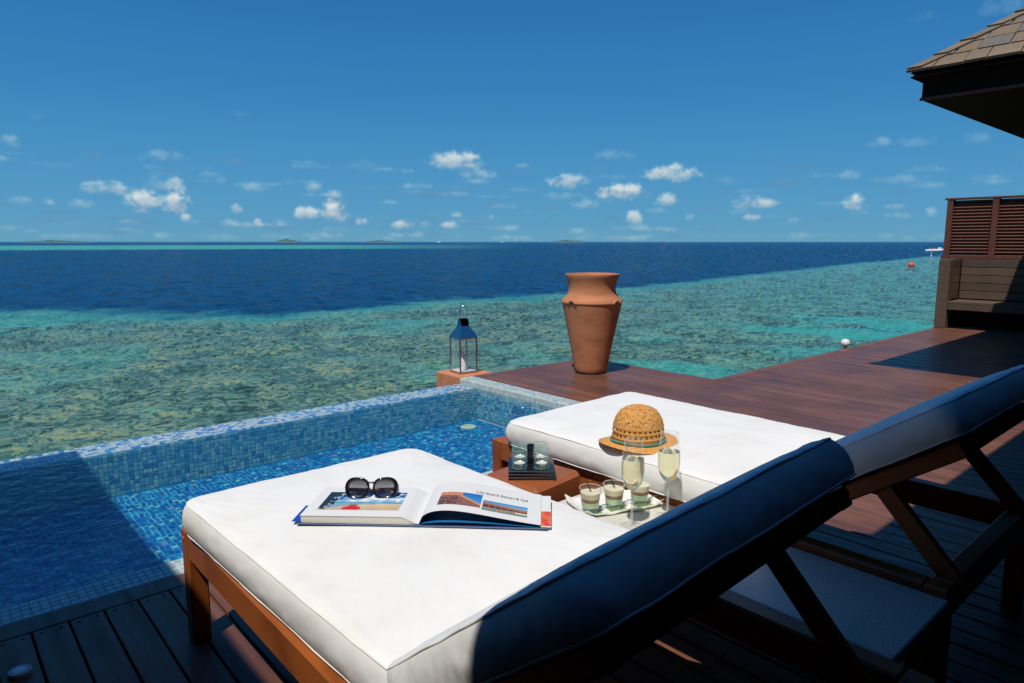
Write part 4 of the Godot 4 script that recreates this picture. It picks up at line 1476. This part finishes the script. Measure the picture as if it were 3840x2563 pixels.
# ------------------------------------------------------------------ straw hat
func hat() -> void:
	var t := thing("straw_hat", "openwork straw hat with turquoise bead band on the farther mattress", "hat", Vector3(1.775, 0.4385, -1.385), deg_to_rad(-20))
	var rx := 0.088
	var rz := 0.081
	# crown: rows of stitches over a dome, holes left where the pattern is open
	var NU := 150
	var NV := 44
	var dome := func(u: float, v: float) -> Vector3:
		var an := TAU * u
		# v 0 at the brim, 1 at the top
		var r: float
		var y: float
		if v < 0.36:
			var q := v / 0.36
			r = 1.0 - 0.045 * q
			y = 0.004 + 0.050 * q
		else:
			var q := (v - 0.36) / 0.64
			r = 0.955 * pow(maxf(cos(q * PI / 2), 0.0), 0.93)
			y = 0.054 + 0.074 * sin(q * PI / 2)
		var dimple := -0.006 * exp(-pow(sin(an) * r * 3.0, 2)) * smoothstep(0.75, 1.0, v)
		return Vector3(cos(an) * r * rx, y + dimple, sin(an) * r * rz)
	var P := []
	for j in NV + 1:
		var row := []
		for i in NU:
			var q: Vector3 = dome.call(float(i) / NU, float(j) / NV)
			var o := Vector3(q.x, q.y * 0.4, q.z).normalized()
			var st := 0.0011 * sin(i * PI * 0.5 + (j % 2) * PI) + 0.0008 * sin(j * PI)
			var braid := 0.0022 if j in [6, 7, 12, 13, 17, 30] else 0.0
			row.append(q + o * (st + braid))
		P.append(row)
	var b := MB.new()
	var base := 0
	for j in NV + 1:
		for i in NU:
			var q: Vector3 = P[j][i]
			var du: Vector3 = P[j][(i + 1) % NU] - P[j][(i - 1 + NU) % NU]
			var dv: Vector3 = P[mini(j + 1, NV)][i] - P[maxi(j - 1, 0)][i]
			var m := dv.cross(du).normalized()
			b.vert(q, m)
	for j in NV:
		for i in NU:
			var open := false
			if j in [8, 9, 10] and (i % 5) in [1, 2]:
				open = true
			if j in [14, 15] and (i % 5) in [2, 3]:
				open = true
			if j > 18 and j < 34:
				var cx := ((i + (7 if j > 26 else 0)) % 15) - 7
				var cy := (j - 22) if j <= 26 else (j - 30)
				var dd := absi(cx) + absi(cy) * 2
				if dd == 7 and (i * 7 + j * 3) % 4 != 0:
					open = true
			if j in [34, 35] and (i % 4) == 1:
				open = true
			if j == 38 and (i % 7) == 2:
				open = true
			if open:
				continue
			var p := j * NU + i
			var q := j * NU + (i + 1) % NU
			b.ix.append_array([p, q, p + NU, q, q + NU, p + NU])
	var crown := part("crown", b, M.straw, t)
	# brim in coiled rows
	var B := []
	for j in 29:
		var row := []
		for i in 96:
			var an := TAU * i / 96
			var q := j / 28.0
			var wx := rx + 0.041 * q * (1.0 + 0.18 * absf(cos(an)))
			var wz := rz + 0.038 * q
			var y := 0.006 + 0.0008 * sin(j * PI * 0.5) + q * (0.001 + 0.009 * cos(an * 2.0 + 0.3)) - 0.003 * q * q
			row.append(Vector3(cos(an) * wx, y - 0.003 * q, sin(an) * wz))
		B.append(row)
	b = MB.new()
	b.sheet(B, true, true)
	part("brim", b, M.straw, t)
	b = MB.new()
	for k in 84:
		var an := TAU * k / 84
		var y := 0.0125 + 0.002 * sin(an * 3.0)
		b.lathe([Vector2(0, -0.0036), Vector2(0.0025, -0.0025), Vector2(0.0036, 0), Vector2(0.0025, 0.0025), Vector2(0, 0.0036)], 8, Transform3D(Basis.IDENTITY, Vector3(cos(an) * (rx + 0.0035), y, sin(an) * (rz + 0.0035))))
	part("bead_band", b, M.turquoise_bead, crown)


# ------------------------------------------------------------------ book
func print_beach() -> ImageTexture:
	var W := 256
	var H := 128
	var im := Image.create(W, H, false, Image.FORMAT_RGB8)
	var nz := noise(0.02, 5, 4)
	for y in H:
		for x in W:
			var q: Color
			if y < 74:
				q = Color8(40, 120, 205).lerp(Color8(150, 195, 235), y / 74.0)
				var cl := smoothstep(0.0, 0.35, nz.get_noise_2d(x, y * 2.0) + (0.28 if y > 28 and y < 66 and x > 70 else -0.12))
				q = q.lerp(Color8(238, 242, 248), cl)
			elif y < 84:
				q = Color8(30, 150, 190).lerp(Color8(80, 190, 205), (y - 74) / 10.0)
			else:
				q = Color8(225, 200, 160).lerp(Color8(200, 175, 140), (y - 84) / 44.0 + nz.get_noise_2d(x * 3.0, y * 3.0) * 0.3)
				if y - 84 < (150 - x) * 0.25:
					q = Color8(150, 165, 185)
			# hammock net, palm shade, figure in red
			var sag := 92.0 - pow((x - 140.0) / 100.0, 2) * 34.0
			if y > sag - 12 and y < sag and x > 40 and x < 232:
				q = q.lerp(Color8(150, 150, 170), 0.55)
			var leaf := nz.get_noise_2d(x * 2.5, y * 2.5)
			if x < 60 - y * 0.35 + leaf * 50 or (y < 26 and x < 120 and leaf > -0.05) or (x > 196 and y < 42 and leaf > 0.02):
				q = Color8(32, 44, 48).lerp(Color8(60, 74, 60), clampf(leaf, 0, 1))
			if pow((x - 104) / 30.0, 2) + pow((y - 118) / 18.0, 2) < 1.0:
				q = Color8(215, 45, 50)
			if pow((x - 104) / 14.0, 2) + pow((y - 96) / 6.0, 2) < 1.0:
				q = Color8(150, 95, 70)
			im.set_pixel(x, y, q)
	return ImageTexture.create_from_image(im)

func print_deck() -> ImageTexture:
	var W := 160
	var H := 110
	var im := Image.create(W, H, false, Image.FORMAT_RGB8)
	var nz := noise(0.05, 6, 3)
	for y in H:
		for x in W:
			var q := Color8(206, 134, 96) if y < 30 else Color8(176, 116, 84).lerp(Color8(120, 74, 60), clampf(0.5 + nz.get_noise_2d(x * 0.4 + y, y * 3.0), 0, 1))
			if y < 30 and x % 22 < 2:
				q = Color8(232, 180, 140)
			if x > 84 and y < 26 + (x - 84) * 0.75:
				q = Color8(30, 110, 190).lerp(Color8(70, 150, 205), clampf(y / 70.0, 0, 1))
			elif x > 76 and y < 34 + (x - 76) * 0.75:
				q = Color8(215, 150, 110)
			var dk := nz.get_noise_2d(x * 1.1, y * 1.6 + 70.0)
			if y > 44 and x < 70 and dk > 0.05:
				q = Color8(70, 44, 42)
			im.set_pixel(x, y, q)
	return ImageTexture.create_from_image(im)

func print_lodge() -> ImageTexture:
	var W := 192
	var H := 80
	var im := Image.create(W, H, false, Image.FORMAT_RGB8)
	var nz := noise(0.09, 9, 3)
	for y in H:
		for x in W:
			var roof := 12.0 + x * 0.09
			var q := Color8(50, 130, 205).lerp(Color8(140, 195, 230), y / 26.0)
			if y > roof:
				q = Color8(190, 130, 84).lerp(Color8(160, 100, 66), clampf(0.5 + nz.get_noise_2d(x, y * 2.0), 0, 1))
			if y > roof + 17:
				q = Color8(70, 56, 46).lerp(Color8(140, 74, 50), clampf(0.3 + nz.get_noise_2d(x * 1.5, y * 0.8), 0, 1))
				if x % 27 < 3:
					q = Color8(190, 120, 80)
			if y > 52:
				q = Color8(120, 160, 150).lerp(Color8(60, 110, 120), clampf(0.5 + nz.get_noise_2d(x, y * 3.0), 0, 1))
				if absf(y - (60.0 + sin(x * 0.03) * 5.0)) < 4 or x % 16 < 3:
					q = Color8(196, 140, 86)
			if x > 140 and y > 58 and y < 66:
				q = Color8(235, 235, 230)
			im.set_pixel(x, y, q)
	return ImageTexture.create_from_image(im)

func book() -> void:
	var o := Vector3(0.835, 0.4418, -1.283)
	var t := thing("book", "large open picture book lying on the nearest white mattress", "book", o, deg_to_rad(-44.2))
	# own axes: x to the right along the page width, -z away, y up
	var D := 0.192
	var W := 0.285
	var b := MB.new()
	b.box(Vector3(W, 0.004, D + 0.008), Transform3D(Basis.IDENTITY, Vector3(-W / 2 - 0.005, 0.002, -D / 2)), 0.001)
	b.box(Vector3(W + 0.012, 0.004, D + 0.008), Transform3D(Basis.IDENTITY, Vector3(W / 2 + 0.011, 0.002, -D / 2)), 0.001)
	b.box(Vector3(0.012, 0.006, D + 0.008), Transform3D(Basis.IDENTITY, Vector3(0.0, 0.0025, -D / 2)), 0.001)
	part("cover", b, M.navy_cover, t)
	var left := func(u: float) -> float:      # u 0 at the spine .. 1 at the outer edge
		return 0.006 + 0.017 * smoothstep(0.0, 0.16, u) - 0.002 * u
	var right := func(u: float) -> float:
		return 0.008 + 0.036 * pow(sin(PI * pow(clampf(u, 0, 1), 0.52)), 1.0) * (1.0 - 0.35 * u) + 0.002 * u
	# page block on the left, its edges fanned
	b = MB.new()
	for leaf in 7:
		var f := leaf / 6.0
		var P := []
		for j in 2:
			var row := []
			for i in 41:
				var u := i / 40.0
				var y: float = 0.0045 + (left.call(u) - 0.0045) * f
				row.append(Vector3(-u * (W - 0.004 - 0.004 * (1 - f)), y, -0.001 - j * (D - 0.002)))
			P.append(row)
		b.sheet(P, false, leaf == 0)
	for j in [0, 1]:
		var a := []
		var c := []
		for i in 41:
			var u := i / 40.0
			a.append(Vector3(-u * (W - 0.005), 0.0045, -0.0016 - j * (D - 0.0032)))
			c.append(Vector3(-u * (W - 0.005), left.call(u) - 0.0004, -0.0016 - j * (D - 0.0032)))
		b.sheet([a, c], false, j == 0)
	b.poly([Vector3(-W + 0.005, 0.0045, -0.002), Vector3(-W + 0.005, 0.0045, -D + 0.002), Vector3(-W + 0.005, 0.0205, -D + 0.002), Vector3(-W + 0.005, 0.0205, -0.002)], Vector3.LEFT)
	part("page_block", b, M.page_edge, t)
	# top left page
	var page := func(fn: Callable, sgn: float, w: float, lift: float, u0 := 0.0, u1 := 1.0, d0 := 0.0, d1 := 1.0, nu := 40) -> MB:
		var q := MB.new()
		var P := []
		for j in 7:
			var row := []
			for i in nu + 1:
				var u := lerpf(u0, u1, i / float(nu))
				row.append(Vector3(sgn * u * w, fn.call(u) + lift, -lerpf(d0, d1, j / 6.0) * D))
			P.append(row)
		q.sheet(P, false, sgn < 0)
		for j in 7:      # picture's left is the lesser x, its top is far
			for i in nu + 1:
				q.t[j * (nu + 1) + i] = Vector2((1.0 - i / float(nu)) if sgn < 0 else i / float(nu), 1.0 - j / 6.0)
		return q
	var lp := part("left_page", page.call(left, -1.0, W - 0.003, 0.0004), M.paper, t)
	var m := mat("print_beach", Color.WHITE, 0.35)
	m.albedo_texture = print_beach()
	part("beach_picture", page.call(left, -1.0, W - 0.003, 0.0008, 0.20, 0.90, 0.20, 0.80), m, lp)
	# right: a lifted page that bows up from the spine, darker leaves below it
	var rp := part("right_page", page.call(right, 1.0, W, 0.0), M.paper, t)
	var under := func(u: float) -> float:
		return right.call(u) - 0.0016
	part("page_back", page.call(under, 1.0, W - 0.001, 0.0), M.navy_page, t)
	var low := func(u: float) -> float:
		return 0.0045 + 0.008 * sin(PI * pow(u, 0.6))
	part("blue_leaf", page.call(low, 1.0, W - 0.004, 0.0), M.blue_page, t)
	m = mat("print_deck", Color.WHITE, 0.35)
	m.albedo_texture = print_deck()
	part("deck_picture", page.call(right, 1.0, W, 0.0005, 0.13, 0.49, 0.20, 0.62), m, rp)
	m = mat("print_lodge", Color.WHITE, 0.35)
	m.albedo_texture = print_lodge()
	part("lodge_picture", page.call(right, 1.0, W, 0.0005, 0.505, 0.885, 0.16, 0.47), m, rp)
	# the jacket's folded flaps
	b = MB.new()
	b.box(Vector3(0.020, 0.002, D * 0.50), Transform3D(Basis.IDENTITY, Vector3(-W - 0.008, 0.0052, -D * 0.27)))
	part("jacket_flap", b, M.blue_flap, t)
	b = MB.new()
	b.box(Vector3(0.024, 0.002, D), Transform3D(Basis.IDENTITY, Vector3(W + 0.012, 0.0062, -D * 0.5)))
	var jf := part("jacket_flap", b, M.paper, t)
	b = MB.new()
	b.box(Vector3(0.023, 0.001, D * 0.44), Transform3D(Basis.IDENTITY, Vector3(W + 0.012, 0.0078, -D * 0.23)))
	m = mat("flap_print", Color.WHITE, 0.35)
	m.albedo_texture = tex(64, 0.03, 101, [Color8(200, 40, 40), Color8(225, 75, 45), Color8(240, 130, 60), Color8(190, 60, 90)], 3)
	planar(m, Vector3(14, 14, 14), false)
	part("jacket_picture", b, m, jf)
	# the heading
	var tm := TextMesh.new()
	var font := SystemFont.new()
	font.font_names = PackedStringArray(["Droid Serif"])
	tm.font = font
	tm.text = "Lily Beach Resort & Spa"
	tm.font_size = 32
	tm.pixel_size = 0.0006
	tm.depth = 0.0
	tm.curve_step = 2.0
	var arr := tm.get_mesh_arrays()
	var vs: PackedVector3Array = arr[Mesh.ARRAY_VERTEX]
	var lo := 1e9
	var hi := -1e9
	for p in vs:
		lo = minf(lo, p.x); hi = maxf(hi, p.x)
	for i in vs.size():
		var u := lerpf(0.43, 0.885, (vs[i].x - lo) / (hi - lo))
		vs[i] = Vector3(u * W, right.call(u) + 0.0007, -D * 0.70 - vs[i].y * 1.0)
	arr[Mesh.ARRAY_VERTEX] = vs
	var ns: PackedVector3Array = arr[Mesh.ARRAY_NORMAL]
	ns.fill(Vector3.UP)
	arr[Mesh.ARRAY_NORMAL] = ns
	var am := ArrayMesh.new()
	am.add_surface_from_arrays(Mesh.PRIMITIVE_TRIANGLES, arr)
	put("heading", am, M.ink, rp)


func sunglasses() -> void:
	var t := thing("sunglasses", "large black sunglasses with gradient lenses standing on the open book", "sunglasses", Vector3(0.812, 0.4645, -1.462), deg_to_rad(-40))
	var tilt := Basis(Vector3.RIGHT, -0.30)
	var lens := mat("lens", Color(1, 1, 1, 1), 0.3, 0.6)
	lens.vertex_color_use_as_albedo = true
	lens.transparency = BaseMaterial3D.TRANSPARENCY_ALPHA
	lens.clearcoat_enabled = true
	lens.clearcoat = 1.0
	lens.clearcoat_roughness = 0.03
	for s in [-1, 1]:
		var ring := []
		var rr := []
		var L := MB.new()
		var cx: float = s * 0.034
		for k in 40:
			var an := TAU * k / 40
			var sq := pow(pow(absf(cos(an)), 2.6) + pow(absf(sin(an)), 2.6), -1.0 / 2.6)
			var x := cos(an) * sq * 0.0275
			var y := sin(an) * sq * 0.0235
			ring.append(tilt * Vector3(cx + x, y + 0.025, -absf(cx + x) * absf(cx + x) * 2.0))
			rr.append(0.0026 + 0.0026 * clampf(s * cos(an), 0, 1) + 0.001 * clampf(sin(an), 0, 1))
		var b := MB.new()
		b.tube(ring, rr, 8, true)
		var rim := part("rim", b, M.black_plastic, t)
		var P := []
		for j in 9:
			var row := []
			for k in 40:
				var c := tilt * Vector3(cx, 0.025, -cx * cx * 2.0 + 0.003)
				row.append(c.lerp(ring[k], j / 8.0))
			P.append(row)
		L.sheet(P, true)
		for i in L.v.size():
			var y := clampf((L.v[i].y - 0.004) / 0.042, 0, 1)
			L.c[i] = Color(0.035 - 0.02 * y, 0.028 - 0.018 * y, 0.04 - 0.022 * y, lerpf(0.45, 0.97, y))
		part("lens", L, lens, rim)
		b = MB.new()
		# temples, folded in behind the lenses
		var h0 := tilt * Vector3(s * 0.066, 0.030, -0.010)
		b.bar(h0, Vector3(s * 0.064, 0.012, -0.030), 0.003, 0.010, 0.001)
		b.bar(Vector3(s * 0.066, 0.012, -0.030), Vector3(-s * 0.045, 0.006 if s > 0 else 0.009, -0.034 - 0.006 * s), 0.003, 0.011, 0.001)
		part("temple", b, M.black_plastic, t)
	var br := MB.new()
	br.tube([tilt * Vector3(-0.012, 0.034, 0), tilt * Vector3(-0.006, 0.039, 0.001), tilt * Vector3(0.006, 0.039, 0.001), tilt * Vector3(0.012, 0.034, 0)], 0.0024, 8)
	part("bridge", br, M.black_plastic, t)


# ------------------------------------------------------------------ on the water
func afloat() -> void:
	var b := MB.new()
	var prof := []
	for k in 17:
		var an := lerpf(-PI / 2, PI / 2, k / 16.0)
		prof.append(Vector2(cos(an) * 0.34, sin(an) * 0.34))
	var by := thing("buoy", "round orange mooring buoy floating on the reef beside the screen", "buoy", Vector3(90.0, SEA_Y + 0.18, -30.2))
	b.lathe(prof, 24)
	part("float", b, M.buoy_orange, by)
	b = MB.new()
	b.lathe([Vector2(0.06, 0.32), Vector2(0.06, 0.42), Vector2(0.0, 0.43)], 12)
	part("eye", b, M.grey_plastic, by)
	var pl := thing("marker_pole", "thin pale channel pole standing in the lagoon near the boat", "pole", Vector3(91.7, SEA_Y - 1.0, -28.7))
	b = MB.new()
	b.lathe([Vector2(0.06, 0.0), Vector2(0.05, 3.0), Vector2(0.0, 3.05)], 12)
	part("shaft", b, M.pole_paint, pl)
	b = MB.new()
	b.lathe([Vector2(0.075, 2.2), Vector2(0.075, 2.4)], 12)
	part("band", b, M.white_plastic, pl)
	var bo := thing("pedal_boat", "white and red pedal boat floating near the reef edge at right", "boat", Vector3(244.2, SEA_Y, -75.5), deg_to_rad(17))
	for s in [-1, 1]:
		b = MB.new()
		var P := []
		for j in 13:
			var row := []
			var u := j / 12.0
			var w: float = 0.36 * pow(maxf(sin(PI * clampf(u * 0.94 + 0.03, 0, 1)), 0.0), 0.4)
			for i in 12:
				var an := TAU * i / 12
				row.append(Vector3(cos(an) * w * 0.9 + s * 0.75, 0.25 + sin(an) * 0.34 + 0.35 * pow(u, 4), (u - 0.5) * 5.2))
			P.append(row)
		b.sheet(P, true)
		part("hull", b, M.white_plastic, bo)
	b = MB.new()
	b.box(Vector3(1.7, 0.16, 3.4), Transform3D(Basis.IDENTITY, Vector3(0, 0.66, 0)), 0.05)
	part("platform", b, M.white_plastic, bo)
	for s in [-0.42, 0.42]:
		b = MB.new()
		b.box(Vector3(0.55, 0.2, 0.6), Transform3D(Basis.IDENTITY, Vector3(s, 0.84, -0.2)), 0.05)
		b.box(Vector3(0.55, 0.55, 0.14), Transform3D(Basis(Vector3.RIGHT, 0.25), Vector3(s, 1.12, -0.55)), 0.05)
		part("seat", b, M.boat_red, bo)
	b = MB.new()
	b.box(Vector3(1.0, 0.5, 0.9), Transform3D(Basis.IDENTITY, Vector3(0, 0.95, 1.2)), 0.12)
	part("nose", b, M.white_plastic, bo)
	for s in [[35.21, 5200.0, 44.0, "tiny white boat far out on the horizon left of the lantern"], [40.44, 5200.0, 26.0, "tiny pale boat on the horizon right above the lantern"], [53.63, 5200.0, 18.0, "tiny dark boat on the horizon right of the vase"]]:
		var an := deg_to_rad(s[0])
		var v := thing("distant_boat", s[3], "boat", Vector3(s[1] * sin(an), SEA_Y, -s[1] * cos(an)), -an, "boats on the horizon")
		var L: float = s[2]
		b = MB.new()
		var P := []
		for j in 2:
			var row := []
			for i in 12:
				var a2 := TAU * i / 12
				row.append(Vector3(cos(a2) * L * (0.46 + 0.06 * j), 0.3 + j * 3.2, sin(a2) * L * 0.14))
			P.append(row)
		b.sheet(P, true, true)
		part("hull", b, M.white_plastic if L > 20 else M.boat_red, v)
		b = MB.new()
		b.box(Vector3(L * 0.55, 4.0, L * 0.16), Transform3D(Basis.IDENTITY, Vector3(-L * 0.08, 5.4, 0)), 0.4)
		b.box(Vector3(L * 0.25, 2.6, L * 0.12), Transform3D(Basis.IDENTITY, Vector3(-L * 0.05, 8.6, 0)), 0.4)
		part("cabin", b, M.white_plastic if L > 20 else M.boat_red, v)


func deck_bits() -> void:
	var l := thing("deck_lamp", "white globe lamp on a short stem at the far deck edge", "lamp", Vector3(7.375, -0.02, -3.05))
	var b := MB.new()
	var prof := []
	for k in 17:
		var an := lerpf(-PI / 2, PI / 2, k / 16.0)
		prof.append(Vector2(maxf(cos(an) * 0.047, 0.0), 0.062 + sin(an) * 0.044))
	b.lathe(prof, 24)
	part("globe", b, M.white_plastic, l)
	b = MB.new()
	b.lathe([Vector2(0.02, -0.2), Vector2(0.02, 0.03)], 14)
	part("stem", b, M.white_plastic, l)
	var c := thing("deck_button", "small round pale cap with an inner ring on the shaded deck", "button", Vector3(0.112, 0.0, -2.045))
	b = MB.new()
	b.lathe([Vector2(0.025, 0.0), Vector2(0.026, 0.004), Vector2(0.026, 0.012), Vector2(0.0245, 0.0135), Vector2(0.017, 0.0136), Vector2(0.0165, 0.0128), Vector2(0.016, 0.0128)], 32)
	part("collar", b, M.grey_plastic, c)
	b = MB.new()
	b.lathe([Vector2(0.0158, 0.0125), Vector2(0.0154, 0.0138), Vector2(0.0, 0.0142)], 32)
	part("plunger", b, M.white_plastic, c)
